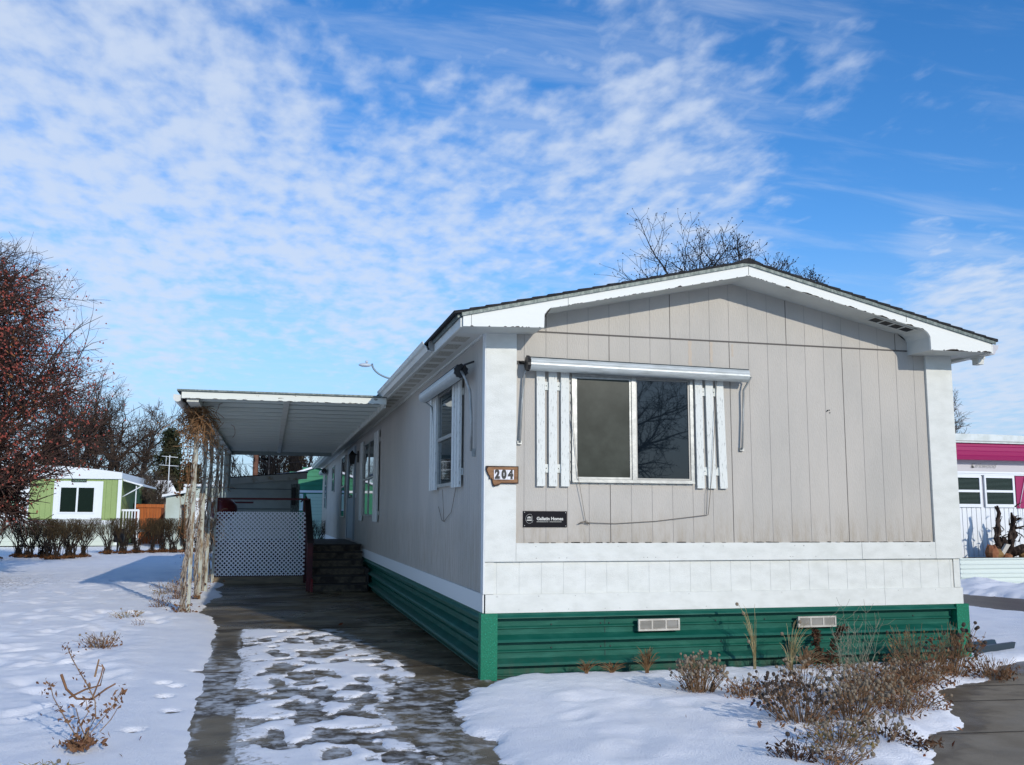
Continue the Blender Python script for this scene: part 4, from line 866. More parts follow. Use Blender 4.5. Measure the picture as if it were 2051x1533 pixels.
clump('greenish brown leafy stems against the right end of the skirting', 3.98, -.30, 50, .40, .2, .1, 'headdark', 'stem', 'leafolive', nl=260)
clump('dark litter spilling onto the path from the bed', 1.98, -3.02, 10, .06, .16, .0, lf='leafdark', nl=240, lean=(.4, 0))
clump('brown litter along the foot of the skirting in the right half', 3.2, -.42, 20, .10, .34, .0, lf='leafbrown', nl=320)
clump('rusty brown clump at the path edge in the middle of the bed', 2.45, -2.28, 60, .18, .20, .4, 'headtan', nl=230)
clump('tan stalks between the two rusty leafy clumps on the right', 3.15, -1.42, 70, .22, .24, .5, 'headtan', nl=260)
clump('low rusty mat touching the snow tongue on the right', 2.75, -2.02, 50, .13, .24, .2, 'headtan', lf='leafbrown', nl=320)
clump('sparse tan stalks behind the dark headed flowers', 2.25, -1.35, 46, .22, .20, .6, 'headtan', nl=90)
def grass(label, x, y, n, h, sp, m='straw', lean=(0, 0), nh=0, cat='dry grass', grp='dry grass tufts'):
    r_ = random.Random(int(abs(x*377+y*571))); z0 = snowz(x, y)-.01; root = thing('grass_tuft', label, cat, grp); a, b = MB(), []
    for i in range(n):
        t = r_.uniform(0, 6.283); s_ = sp*r_.random(); hh = h*r_.uniform(.45, 1.05); dx, dy = s_*math.cos(t)+lean[0]*hh, s_*.6*math.sin(t)+lean[1]*hh
        p = [(x+dx*.12*k0, y+dy*.12*k0, z0) if k == 0 else (x+dx*(k/5)**1.3+r_.gauss(0, .003), y+dy*(k/5)**1.3, z0+hh*math.sin(k/5*1.5)) for k in range(6) for k0 in (1,)]
        a.tube(p, [.0032, .003, .0027, .0023, .0019, .001], 3, False)
        if i < nh: b.append((Vector(p[-1]), .016))
    a.build('blades', m, root)
    heads(b, 'headtan', root)
mt['tuft'] = mat('tan_grass', (.24, .15, .075), .85, .1, col2=(.13, .065, .03), cscale=14)
grass('small tan grass tuft by the skirting, leftmost of three', .86, -.20, 46, .13, .14, 'tuft')
grass('flat brown grass tuft by the skirting, middle of three', 1.10, -.18, 60, .10, .15, 'tuft')
grass('tan grass tuft below the left skirting vent, rightmost of three', 1.40, -.25, 70, .22, .15, 'tuft')
grass('upright pale straw stalks with round heads against the green skirting', 2.42, -.28, 16, .56, .14, 'straw', (-.12, 0), 3)
grass('pale straw stalks leaning right against the green skirting', 2.68, -.42, 26, .44, .2, 'straw', (.35, 0), 2)
grass('brown collapsed blades under the right skirting vent', 2.86, -.36, 90, .20, .22, 'stem', (.3, 0))
grass('dark short tuft poking out of the snow beside the right corner', 5.9, 2.3, 12, .12, .1, 'leafdark')
def plume(label, x, y, h, lean):
    r_ = random.Random(int(x*991)); z0 = snowz(x, y)-.01; root = thing('withered_plant', label, 'withered plant', 'dark withered plumes by the skirting'); a, b = MB(), MB()
    p = [(x+lean*h*(k/8)**1.5, y, z0+h*math.sin(k/8*1.55)) for k in range(9)]; a.tube(p, .004, 4)
    for q in p[3:]:
        for k in range(26): leaf(b, (q[0]+r_.gauss(0, .018), q[1]+r_.gauss(0, .018), q[2]-abs(r_.gauss(0, .03))), r_.uniform(.012, .026), r_)
    for k in range(90): leaf(b, (x+r_.gauss(0, .05), y+r_.gauss(0, .04), z0+.02+.13*r_.random()), .022, r_)
    a.build('stalk', 'leafdark', root); b.build('withered_leaves', 'leafdark', root)
plume('short upright dark brown plume by the skirting', 3.04, -.30, .34, -.05); plume('taller drooping dark brown plume by the skirting', 3.14, -.32, .37, .42)

def wisp(label, x, y, h, n, seed):
    r_ = random.Random(seed); z0 = snowz(x, y)-.01; root = thing('wispy_shrub', label, 'shrub'); a = MB()
    for i in range(n):
        t = r_.uniform(0, 6.283); d = Vector((.38*math.cos(t), .3*math.sin(t), 1)).normalized(); p = Vector((x+.04*math.cos(t), y+.03*math.sin(t), z0)); pts = [p]; hh = h*r_.uniform(.6, 1.05)
        for k in range(7): d = (d+Vector((r_.gauss(0, .1), r_.gauss(0, .1), .04))).normalized(); pts.append(pts[-1]+d*hh/7)
        a.tube(pts, [.0032-.0003*k for k in range(8)], 3, False)
        for k in range(11):
            b0 = pts[r_.randint(2, 7)]; e = Vector((r_.gauss(0, .6), r_.gauss(0, .6), r_.uniform(.2, 1))).normalized(); m_ = b0+e*r_.uniform(.03, .08); a.tube([b0, m_, m_+(e+Vector((0, 0, .6))).normalized()*r_.uniform(.03, .08)], .0013, 3, False)
    a.build('twigs', mt['wispgrey'], root)
mt['wispgrey'] = mat('pale_grey_green_twig', (.27, .26, .19), .85, .1)
wisp('wispy pale grey leafless bush standing taller than the flowers before the skirting', 2.75, -1.25, .62, 15, 8)
# ------------------------------------------------------------ TREES (generator)
def tree(name, label, cat, base, h, spread, seed, levels=4, kids=(7, 6, 5, 4), trunk_r=.16, first=.25, up=.35, wood='bark', twig=.010, droop=0.0, leafm=None, nleaf=0, lsz=.06, grp=None, spray=1.0, crookf=.16, nub=0, extra=None, multi=1, leafname='leaves', leafz=None, minr=.004, bound=None):
    r_ = random.Random(seed); root = thing(name, label, cat, grp); T, Bm, Lf = MB(), MB(), MB(); tips = []
    base = Vector(base)
    def grow(p, d, Ln, r, lv, mbx):
        n = [9, 7, 5, 4, 3][min(lv, 4)]; pts = [p]; rad = [r]; q = p.copy(); dd = d.copy(); s = Ln/n; end = r*(.42 if lv else .35)
        for i in range(n):
            dd = (dd+Vector((r_.gauss(0, crookf), r_.gauss(0, crookf), r_.gauss(0, crookf*.7)+(.05*up if lv else .03)-droop*(.05*lv)))).normalized(); q = q+dd*s
            if bound and lv and i > 0:
                e_ = ((q.x-bound[0])/bound[3])**2+((q.y-bound[1])/bound[4])**2+((q.z-bound[2])/bound[5])**2
                if e_ > (1.0 if lv < levels else 1.0+.35*r_.random()**3): break
            pts.append(q.copy()); rad.append(r+(end-r)*(i+1)/n)
        mbx.tube(pts, rad, [8, 6, 4, 3, 3][min(lv, 4)], False)
        if lv >= levels: tips.append((pts[-1], dd)); tips.append((pts[-2], dd)); return
        k = kids[min(lv, len(kids)-1)]
        for j in range(k):
            t = (first+(1-first)*(j+.3+.6*r_.random())/k) if lv == 0 else (.18+.80*(j+r_.random())/k); i = min(n-1, int(t*n)); fr_ = t*n-i; i = min(i, len(pts)-2)
            bp_ = pts[i].lerp(pts[i+1], max(0, min(1, fr_))); td = (pts[i+1]-pts[i]).normalized(); az = r_.uniform(0, 6.283) if lv else j*2.4+r_.uniform(-.5, .5)
            a = td.cross(Vector((.3, .2, .9)) if abs(td.z) < .9 else Vector((1, 0, 0))).normalized(); b = td.cross(a); sd_ = a*math.cos(az)+b*math.sin(az)
            nd = (td*r_.uniform(.35, .8)+sd_*spray*r_.uniform(.6, 1.05)+Vector((0, 0, up*.5))).normalized()
            L2 = (spread*(1.05-.55*t)*r_.uniform(.75, 1.15)) if lv == 0 else Ln*r_.uniform(.42, .68)*(1.1-.4*t)
            grow(bp_, nd, L2, max(minr, rad[i]*(.6 if lv == 0 else .58)), lv+1, Bm)
        if lv > 0: grow(pts[-1], dd, Ln*.5, max(minr, end), lv+1, Bm)
    for m_ in range(multi):
        off = Vector((r_.uniform(-.3, .3), r_.uniform(-.3, .3), 0)) if multi > 1 else Vector((0, 0, 0)); d0 = Vector((r_.gauss(0, .12 if multi > 1 else .04), r_.gauss(0, .12 if multi > 1 else .04), 1)).normalized()
        grow(base+off-Vector((0, 0, .1)), d0, h*.72, trunk_r, 0, T)
    T.build('trunk', wood, root); Bm.build('branches', wood, root)
    if nub:
        nb = MB()
        for p, d in tips[::2]: nb.ball(p, nub*r_.uniform(.7, 1.3), 5, 3)
        nb.build('buds', wood, root)
    if leafm:
        for i in range(nleaf):
            p, d = tips[int(r_.random()*len(tips))]
            if leafz and not leafz(p, r_): continue
            leaf(Lf, p+Vector((r_.gauss(0, lsz*1.5), r_.gauss(0, lsz*1.5), r_.gauss(0, lsz*1.2)-lsz*.3)), lsz*r_.uniform(.6, 1.3), r_)
        Lf.build(leafname, leafm, root)
    if extra: extra(root, tips, r_)
    return root
mt['bark'] = mat('dark_bark', (.062, .040, .028), .9, .1, bump=.6, bscale=20, col2=(.075, .058, .045), cscale=5)
mt['barkgrey'] = mat('grey_brown_bark', (.10, .08, .062), .9, .1, bump=.6, bscale=20, col2=(.065, .05, .038), cscale=5)
mt['barkblack'] = mat('almost_black_bark', (.022, .019, .018), .9, .1)
mt['barkred'] = mat('dark_red_brown_bark', (.085, .055, .045), .9, .1, col2=(.06, .035, .028), cscale=6)
mt['berry'] = mat('shrivelled_red_fruit', (.27, .045, .028), .6, .3, col2=(.13, .045, .028), cscale=6)
mt['tanleaf'] = mat('tan_hanging_leaf', (.33, .15, .06), .8, .1, col2=(.2, .08, .03), cscale=7)
mt['needle'] = mat('dark_conifer_needles', (.022, .034, .016), .85, .15, col2=(.06, .05, .025), cscale=1.2)
mt['needlebr'] = mat('brownish_conifer_needles', (.045, .040, .020), .85, .15, col2=(.09, .055, .03), cscale=1.2)
def berries(root, tips, r_):
    b = MB(); l = MB()
    for i in range(24000):
        p, d = tips[int(r_.random()*len(tips))]
        if r_.random() < (p.z-4.9)/1.9: continue
        if p.z < 1.9 and r_.random() < .6: continue
        c = p+Vector((r_.gauss(0, .10), r_.gauss(0, .10), r_.gauss(0, .08)))
        b.add([c+Vector(v)*r_.uniform(.02, .034) for v in ((1, 0, -.6), (-.5, .87, -.6), (-.5, -.87, -.6), (0, 0, 1))], [(0, 2, 1), (0, 1, 3), (1, 2, 3), (2, 0, 3)])
    for i in range(2600):
        p, d = tips[int(r_.random()*len(tips))]
        if 2.6 < p.z < 5.6: leaf(l, p+Vector((r_.gauss(0, .12), r_.gauss(0, .12), -.05)), r_.uniform(.03, .055), r_)
    b.build('berries', 'berry', root); l.build('dead_leaves', 'tanleaf', root)
tree('crabapple_tree', 'dark twiggy tree covered in shrivelled red fruit at the left edge', 'tree', (-8.3, 14.2, 0), 7.6, 5.6, 5, 4, (26, 13, 10, 6), .17, .14, .18, bound=(-7.9, 14.2, 4.3, 2.75, 2.7, 2.9), wood='barkred', extra=berries, minr=.005, crookf=.2)

# ------------------------------------------------------------ HEDGE ROW beyond the lawn
def hedge_mesh(seed, n=30, wid=.50):
    r_ = random.Random(seed); S, T = MB(), MB()
    for i in range(n):
        t = r_.uniform(0, 6.283); r0 = .10*math.sqrt(r_.random()); p = Vector((r0*math.cos(t), r0*math.sin(t), -.02)); tgt = Vector((wid*r_.uniform(-1, 1), .3*r_.uniform(-1, 1), r_.uniform(.75, 1.0)))
        pts = [p]; 
        for k in range(1, 7): q = p.lerp(tgt, k/6); q += Vector((r_.gauss(0, .015), r_.gauss(0, .015), 0))-Vector((tgt.x*.25*math.sin(k/6*3.14), 0, 0)); pts.append(q)
        S.tube(pts, [.011, .010, .009, .008, .007, .005, .004], 4, False)
        for j in range(7):
            a = pts[r_.randint(4, 6)]; e = Vector((a.x+r_.gauss(0, .07), a.y+r_.gauss(0, .07), min(1.14, a.z+r_.uniform(.12, .38))+r_.uniform(0, .05))); m_ = a.lerp(e, .5)+Vector((r_.gauss(0, .02), 0, 0)); T.tube([a, m_, e], [.0045, .0035, .0022], 3, False)
            for w in range(3): f = m_.lerp(e, r_.random()); T.tube([f, Vector((f.x+r_.gauss(0, .05), f.y+r_.gauss(0, .05), min(1.20, f.z+r_.uniform(.05, .16))))], .0019, 3, False)
    return S, T
mt['hedgestem'] = mat('black_wet_hedge_stem', (.028, .022, .018), .85, .15)
mt['hedgetwig'] = mat('olive_hedge_twigs', (.085, .062, .032), .85, .1, col2=(.05, .036, .022), cscale=8)
mt['litter'] = mat('orange_brown_leaf_litter', (.16, .075, .03), .9, .1, col2=(.07, .03, .015), cscale=12)
protos = []
HS = [(-9.35, 21.9), (-9.05, 23.4), (-8.38, 23.3), (-7.98, 22.2), (-7.72, 21.9), (-7.45, 22.5), (-7.22, 23.2), (-6.9, 25.6), (-6.45, 25.6), (-5.62, 26.3), (-5.3, 26.5), (-4.95, 26.5), (-4.6, 26.8), (-4.2, 26.9), (-.32, 24.6), (-10.1, 22.4), (-3.7, 27.2), (-8.7, 23.0), (-7.6, 22.9), (-6.1, 26.2)]
HL_ = ['at the far left edge of the photo', 'second from the left, thin stems', 'below the pale green wall between two windows', 'at the left end of the thick dark group', 'thick and black in the middle of the hedge', 'under the dark double window', 'right end of the thick dark group', 'thin and open below the white balcony', 'beside the black box', 'first right of the gap in the hedge', 'second right of the gap', 'third right of the gap, just left of the carport posts', 'behind the nearest carport post', 'between the carport posts', 'seen over the porch steps behind the home', 'leftmost, cut by the frame', 'behind the far carport posts', 'filling the row between the second and third shrubs', 'directly behind the thick dark group', 'just left of the gap, beside the orange gate']
hp = []
for i, (x, y) in enumerate(HS):
    if i < 3:
        root = thing('hedge_shrub', '', 'shrub', 'leafless hedge shrubs along the far side of the lawn'); S, T = hedge_mesh(100+i); kids_ = [S.build('stems', 'hedgestem', root), T.build('clipped_twigs', 'hedgetwig', root)]
        Lm = MB(); r_ = random.Random(i+9)
        for q in range(240): rr = .24*math.sqrt(r_.random()); t = r_.uniform(0, 6.28); leaf(Lm, (rr*math.cos(t), rr*.8*math.sin(t), .03+.16*(1-rr/.3)*r_.random()), .03, r_)
        kids_.append(Lm.build('leaf_litter', 'litter', root)); hp.append(root)
    else:
        src = hp[i % 3]; root = src.copy(); COL.objects.link(root)
        for ch in list(src.children): c = ch.copy(); COL.objects.link(c); c.parent = root
    root.location = (x, y, .05); root.rotation_euler = (0, 0, [0, 3.1, .15, -.2, 3.3][i % 5]); root.scale = (1.0+.12*(i % 3), 1, [.93, .97, .95][i % 3]); root['label'] = 'leafless clipped shrub ' + HL_[i]; root['_placed'] = 1
for i, (x, y) in enumerate(HS[:0]): pass
tag(MB().box(-6.95, -6.62, 27.0, 27.3, .38, .84).box(-6.85, -6.8, 27.1, 27.15, 0, .38).box(-6.75, -6.7, 27.1, 27.15, 0, .38).build('utility_box', 'black'), 'black utility box on short legs standing among the hedge shrubs', 'utility box')

# ------------------------------------------------------------ GREEN MOBILE HOME, left background (front at y = 33)
mt['limewall'] = mat('light_green_siding', (.27, .36, .135), .6, .3, col2=(.24, .33, .12), cscale=2)
mt['bgwhite'] = mat('background_white_paint', (.70, .74, .74), .55, .3)
mt['bgglass'] = mat('green_black_glass', (.006, .014, .009), .12, .15)
mt['bgglass2'] = mat('pale_curtained_glass', (.16, .26, .17), .2, .5)
mt['palelap'] = mat('pale_green_lap', (.52, .58, .50), .6, .3)
gh = thing('green_mobile_home', 'light green and white mobile home with a curved white roof behind the hedge', 'mobile home')
F = 33.0
wl = MB(); x = -16.0
while x < -7.68: wl.box(x+.004, x+.196, F, F+.05, 1.05, 2.75); x += .2
wl.box(-16, -7.66, F+.02, F+12, .1, 2.72); wl.build('wall', 'limewall', gh)
rp = [(-16, 3.2)] + [(-16+.5*i, 3.22+.04*math.sin(i*.3)*0) for i in range(1, 9)] + [(-11.4, 3.22), (-9.8, 3.20), (-8.6, 3.10), (-7.62, 2.98), (-7.62, 2.72), (-16, 2.70)]
MB().prism(rp, 1, F-.10, F-.04).build('fascia', 'bgwhite', gh)
MB().prism([(a, b-.01) for a, b in rp], 1, F-.039, F+12.1).build('roof', 'bgwhite', gh)
tr = MB(); tr.box(-7.76, -7.62, F-.03, F-.002, .1, 2.70); tr.box(-16, -7.77, F-.03, F-.002, .92, 1.08)
for (a, b, c, d) in ((-10.12, -8.32, 1.10, 2.62), (-12.2, -11.0, 1.10, 2.69)): tr.box(a, b, F-.035, F-.004, c, d)
tr.build('trim', 'bgwhite', gh)
sk = MB()
for k in range(5): sk.prism([(F-.01, .08+k*.17), (F-.03, .08+k*.17), (F-.012, .25+k*.17), (F+.02, .25+k*.17)], 0, -16, -7.66)
sk.build('skirting', 'palelap', gh)
for (a, b, c, d, g_) in ((-9.92, -8.58, 1.34, 2.42, 'bgglass'), (-12.05, -11.28, 1.32, 2.4, 'bgglass2')):
    f = MB(); f.box(a, b, F-.06, F-.036, c, c+.06).box(a, b, F-.06, F-.036, d-.06, d).box(a, a+.06, F-.06, F-.036, c+.06, d-.06).box(b-.06, b, F-.06, F-.036, c+.06, d-.06)
    if b-a > 1: f.box((a+b)/2-.035, (a+b)/2+.035, F-.06, F-.036, c+.06, d-.06)
    wn = f.build('window', 'bgwhite', gh); box('pane', g_, wn, a+.05, b-.05, F-.045, F-.037, c+.05, d-.05)
    if b-a > 1:
        bl = MB()
        for k in range(18): z = c+.08+k*.053; bl.box(a+.07, b-.07, F-.0462, F-.0452, z, z+.008)
        bl.build('blind', 'bgglass', wn)
np_ = box('name_plate', 'black', gh, -9.50, -8.94, F-.055, F-.036, 2.575, 2.680)
text('CEZAN', .10, 'bgglass2', np_, facing(-9.22, F-.057, 2.628, 1.45), 'lettering', bold=.002)
MB().add([(-7.6, F+.1, 2.66), (-6.85, F+.1, 2.44), (-6.85, F+5, 2.44), (-7.6, F+5, 2.66), (-7.6, F+.1, 2.72), (-6.85, F+.1, 2.50), (-6.85, F+5, 2.50), (-7.6, F+5, 2.72)], [(3, 2, 1, 0), (4, 5, 6, 7), (0, 1, 5, 4), (1, 2, 6, 5), (2, 3, 7, 6), (3, 0, 4, 7)]).build('door_awning', 'bgwhite', gh)
MB().tube([(-7.62, F+.1, 2.0), (-6.9, F+.1, 2.44)], .025).tube([(-7.1, F+.2, .4), (-7.1, F+.2, 2.46)], .025).build('awning_strut', 'bgwhite', gh)
rl = MB(); rl.box(-7.6, -6.95, F+.15, F+.2, 1.44, 1.52)
for k in range(6): rl.box(-7.55+k*.11, -7.51+k*.11, F+.16, F+.19, .7, 1.44)
rl.box(-7.0, -6.92, F+.13, F+.21, .1, 1.5); rl.box(-7.62, -6.9, F+.2, F+2, .6, .7); rl.build('railing', 'bgwhite', gh)

# fence, brown house, star ornament, shed behind it
mt['orangewood'] = mat('orange_stained_boards', (.42, .12, .025), .6, .3, col2=(.30, .075, .015), cscale=6, cstretch=(3, 1, .3))
fe = thing('orange_fence', 'bright orange stained board gate between the green home and the shed', 'fence')
F2 = 36.0; fb_ = MB()
for k in range(8): fb_.box(-7.35+k*.125, -7.235+k*.125, F2, F2+.03, .05, 1.60)
fb_.build('boards', 'orangewood', fe); box('cap_rail', 'orangewood', fe, -7.42, -6.28, F2-.05, F2+.05, 1.605, 1.75); mt['bstain'] = mat('brown_stain', (.14, .035, .012), .6); box('post', 'bstain', fe, -6.37, -6.27, F2-.06, F2+.04, 0, 1.60); box('post', 'bstain', fe, -7.42, -7.36, F2-.06, F2+.04, 0, 1.60)
f2 = tag(MB().box(-8.3, -7.45, 37, 37.05, .05, 1.8).box(-8.3, -7.45, 36.95, 37, 1.45, 1.55).build('red_brown_fence', mat('red_brown_boards', (.13, .045, .03), .7, col2=(.08, .03, .02), cscale=8, cstretch=(4, 1, .3))), 'dark red brown board fence beside the white balcony', 'fence')
bh = thing('brown_house', 'low brown house with snow on its roof in the far left background', 'house')
box('wall', mat('dark_brown_wall', (.10, .05, .035), .8, col2=(.15, .09, .06), cscale=2), bh, -10.5, -6.6, 45, 52, 0, 2.15)
MB().prism([(-10.8, 2.05), (-6.4, 2.12), (-6.9, 3.05), (-8.7, 3.10), (-10.8, 2.6)], 1, 44.8, 44.86).prism([(44.7, 2.1), (48.5, 3.05), (52.3, 2.1)], 0, -10.8, -6.4).build('snowy_roof', 'snow_cap', bh)
box('door', mat('dull_brick_door', (.16, .10, .08), .8), bh, -7.6, -7.1, 44.93, 44.99, 0, 2.0)
st = thing('star_ornament', 'black starburst ornament hanging on a tan wall beside the orange gate', 'ornament')
sm2 = MB(); c = Vector((-5.93, 35.9, 1.42))
for k in range(14):
    a = k*math.pi/7; d = Vector((math.cos(a), 0, math.sin(a))); n_ = Vector((-d.z, 0, d.x)); sm2.add([c+n_*.03, c+d*.30, c-n_*.03, c+Vector((0, -.03, 0)), c+Vector((0, .02, 0))], [(0, 1, 3), (1, 2, 3), (0, 4, 1), (1, 4, 2), (2, 0, 3), (2, 4, 0)])
sm2.build('rays', 'black', st)
tag(box('tan_wall', mat('tan_panel', (.33, .27, .20), .8, col2=(.26, .21, .16), cscale=3), None, -6.25, -5.45, 36.02, 36.1, 0, 1.75), 'short tan wall panel behind the starburst ornament', 'wall')
sh2 = thing('pale_shed', 'pale grey green flat roofed shed between the hedge and the carport posts', 'shed')
F3 = 30.0; mt['palegreen'] = mat('pale_grey_green_wall', (.46, .53, .48), .65, col2=(.38, .43, .36), cscale=1.5)
box('wall', 'palegreen', sh2, -5.62, -3.2, F3, F3+6, 0, 2.02)
MB().prism([(-5.75, 1.98), (-4.9, 2.14), (-4.9, 2.38), (-3.0, 2.40), (-3.0, 2.50), (-5.0, 2.46), (-5.0, 2.22), (-5.75, 2.06)], 1, F3-.2, F3+6.1).build('roof', 'bgwhite', sh2)
box('upper_wall', 'palegreen', sh2, -4.98, -3.1, F3-.02, F3+5, 2.021, 2.385)
MB().box(-5.02, -4.90, F3-.10, F3-.021, .2, 1.62).box(-5.06, -4.86, F3-.12, F3-.03, 1.62, 1.7).build('lamp_post', 'black', sh2); box('door', 'bgwhite', sh2, -4.6, -3.9, F3-.03, F3-.001, .1, 1.95)

# green garage seen beyond the steps
gg = thing('green_garage', 'dark green gabled garage with a pale mint door beyond the porch', 'garage')
F4 = 29.0; mt['garagegreen'] = mat('deep_green_lap', (.035, .22, .12), .6, .3, col2=(.03, .19, .10), cscale=2); mt['mint'] = mat('pale_mint_door', (.50, .66, .52), .55, .3)
lp = MB(); cxg, zp = -.15, 3.14
MB().prism([(-2.6, 0), (2.6, 0), (2.6, 2.32), (cxg, zp-.02), (-2.6, 2.32)], 1, F4, F4+7).build('wall', 'garagegreen', gg)
for k in range(5): z = 2.28+k*.17; wd_ = (zp-z)/(zp-2.3)*2.4; lp.prism([(F4-.03, z), (F4-.001, z), (F4-.001, z+.165), (F4-.008, z+.165)], 0, max(-2.55, cxg-wd_), min(2.55, cxg+wd_))
lp.build('gable_siding', 'garagegreen', gg)
MB().prism([(-2.8, 2.22), (cxg, zp), (2.9, 2.2), (2.9, 2.27), (cxg, zp+.07), (-2.8, 2.29)], 1, F4-.2, F4+7.1).build('roof', 'snow_cap', gg)
MB().box(-2.6, 2.6, F4-.05, F4-.001, 2.17, 2.26).box(-1.05, -.62, F4-.04, F4-.001, 1.5, 2.12).build('trim', 'bgwhite', gg)
gd = MB()
for k in range(16): gd.box(-.50, 2.2, F4-.03, F4-.002, .05+k*.13, .175+k*.13)
gd.build('door', 'mint', gg); box('window', 'mint', gg, -1.0, -.67, F4-.045, F4-.041, 1.55, 2.07)

# utility pole with wires, antenna
mt['polewood'] = mat('brown_pole_wood', (.17, .085, .055), .8, .1, col2=(.10, .05, .035), cscale=5)
up_ = thing('utility_pole', 'brown wooden utility pole seen under the carport roof', 'utility pole')
MB().tube([(-2.60, 41.8, -.1), (-2.60, 41.8, 6.2)], [.15, .12], 10).build('pole', 'polewood', up_); MB().tube([(-1.95, 42.0, 0), (-1.95, 42.0, 5.4)], .05, 6).build('side_pole', 'black', up_)
an = thing('antenna', 'thin pale roof antenna with cross bars in front of the dark evergreen', 'antenna')
MB().tube([(-6.35, 38, 2.0), (-6.35, 38, 4.0)], .02).tube([(-6.8, 38, 3.55), (-5.95, 38, 3.5)], .015).tube([(-6.7, 38, 3.95), (-6.0, 38, 3.9)], .015).tube([(-6.5, 38, 3.55), (-6.5, 38, 3.95)], .012).build('mast', 'bgwhite', an)
wr = thing('overhead_wires', 'two thin wires crossing the sky left of the carport', 'wire')
for z in (4.15, 3.55): MB().tube([(-14, 38.3, z+.5), (-6.4, 38.2, z-.02), (-2.6, 41.8, z+.3), (8, 46, z+1.2)], .010, 3).build('wire', 'black', wr)

# street lamp behind the home
sl_ = thing('street_lamp', 'street lamp with a curved arm rising behind the eave of the home', 'street lamp')
la = [(3.9, 36, 0), (3.9, 36, 7.6)] + [(3.9-1.35*math.sin(R(a)), 36, 7.6+.72*(1-math.cos(R(a)))) for a in range(10, 100, 10)]
mt['lampmetal'] = mat('blue_grey_lamp_metal', (.16, .22, .26), .45, .4, metal=.4)
MB().tube(la, [.09, .07]+[.045]*9, 8).build('pole', 'lampmetal', sl_)
MB().ball((2.22, 36, 8.24), .30, 12, 8, (1.0, .55, .30)).ball((2.30, 36, 8.40), .07, 6, 4).build('lamp_head', mat('pale_lamp_head', (.5, .55, .58), .4), sl_)

# ------------------------------------------------------------ MAGENTA HOME on the right (front wall at y = 9.6)
mt['magenta'] = mat('magenta_painted_metal', (.30, .008, .085), .4, .45); mt['rwhite'] = mat('neighbour_white_ribbed_wall', (.72, .75, .76), .5, .35)
mt['rgrey'] = mat('neighbour_pale_grey_panel', (.50, .49, .50), .6, .3); mt['planterwhite'] = mat('planter_pale_green_white', (.56, .62, .57), .5, .35)
nh_ = thing('magenta_trimmed_home', 'white mobile home with a magenta awning band at the right edge', 'mobile home'); F5 = 9.6
rb = MB(); x = 12.0
while x < 18: rb.box(x+.004, x+.10, F5, F5+.03, .0, 1.60); rb.box(x+.10, x+.116, F5+.008, F5+.03, 0, 1.60); x += .12
rb.build('lower_wall', 'rwhite', nh_); box('wall', 'rgrey', nh_, 12.0, 18, F5+.031, F5+12, 0, 2.96); box('upper_wall', 'rgrey', nh_, 12.0, 18, F5+.01, F5+.03, 1.60, 2.95)
mg = [(F5-.22, 2.62), (F5-.25, 2.70), (F5-.22, 2.72), (F5-.23, 2.80), (F5-.20, 2.82), (F5-.20, 2.90), (F5-.16, 2.92), (F5-.14, 2.985), (F5, 2.985), (F5, 2.66), (F5-.20, 2.61)]
MB().prism(mg, 0, 12.0, 18).build('awning_band', 'magenta', nh_)
MB().prism([(12.0, 2.988), (18, 2.988), (18, 3.10), (15, 3.16), (13.2, 3.185), (12.0, 3.175)], 1, F5-.20, F5+12).build('roof', mat('pale_roof_edge', (.62, .66, .63), .5, col2=(.5, .54, .5), cscale=5), nh_)
MB().box(12.0, 18, F5-.21, F5-.205, 3.02, 3.035).build('roof_seam', 'aludark', nh_)
hd_ = MB(); hd_.box(12.0, 18, F5-.06, F5+.0, 2.335, 2.375).box(12.0, 18, F5-.045, F5, 2.30, 2.333).build('head_moulding', 'rwhite', nh_)
for a, b in ((12.55, 13.22), (13.30, 14.08)):
    f = MB(); f.box(a, b, F5-.04, F5-.001, 1.60, 1.67).box(a, b, F5-.04, F5-.001, 2.24, 2.298).box(a, a+.04, F5-.04, F5-.001, 1.67, 2.24).box(b-.05, b, F5-.04, F5-.001, 1.67, 2.24).box(a+.04, b-.05, F5-.045, F5-.001, 1.925, 1.975)
    wn = f.build('window', 'rwhite', nh_); box('pane', 'bgglass', wn, a+.035, b-.045, F5-.018, F5-.004, 1.66, 2.25)
    bl = MB()
    for k in range(20): bl.box(a+.05, b-.06, F5-.0192, F5-.0182, 1.69+k*.027, 1.695+k*.027)
    bl.build('blind', mat('blind_grey', (.10, .14, .13), .5), wn)
box('shutter', 'magenta', nh_, 14.12, 14.55, F5-.03, F5-.001, 1.585, 2.285)
MB().tube([(14.36, F5-.06, 2.28), (14.16, F5-.05, 1.62)], .008, 4).tube([(14.36, F5-.06, 2.28), (14.34, F5-.05, 1.60)], .008, 4).ball((14.17, F5-.06, 1.34), .035, 8, 6).tube([(14.17, F5-.06, 1.6), (14.17, F5-.06, 1.35)], .006, 4).build('pull_cord', 'rwhite', nh_)
text('Kirkwood', .16, 'aludark', nh_, facing(13.32, F5-.010, 2.505, 1.0), 'emblem', bold=-.002, shear=.45)
pl = thing('planter', 'long pale planter box of horizontal metal siding under the magenta trimmed home', 'planter')
pr = [(8.6, -.02)]
for k in range(3): z = .0+k*.18; pr += [(8.6, z+.06), (8.585, z+.075), (8.585, z+.085), (8.60, z+.10), (8.60, z+.155), (8.575, z+.172), (8.575, z+.178), (8.60, z+.18)]
MB().prism(pr+[(8.6, .56), (8.66, .56), (8.66, -.02)], 0, 11.78, 17.5).box(11.78, 11.83, 8.67, 9.55, -.02, .56).build('side_panel', 'planterwhite', pl); box('soil', 'ground', pl, 11.84, 17.5, 8.67, 9.55, .0, .53)
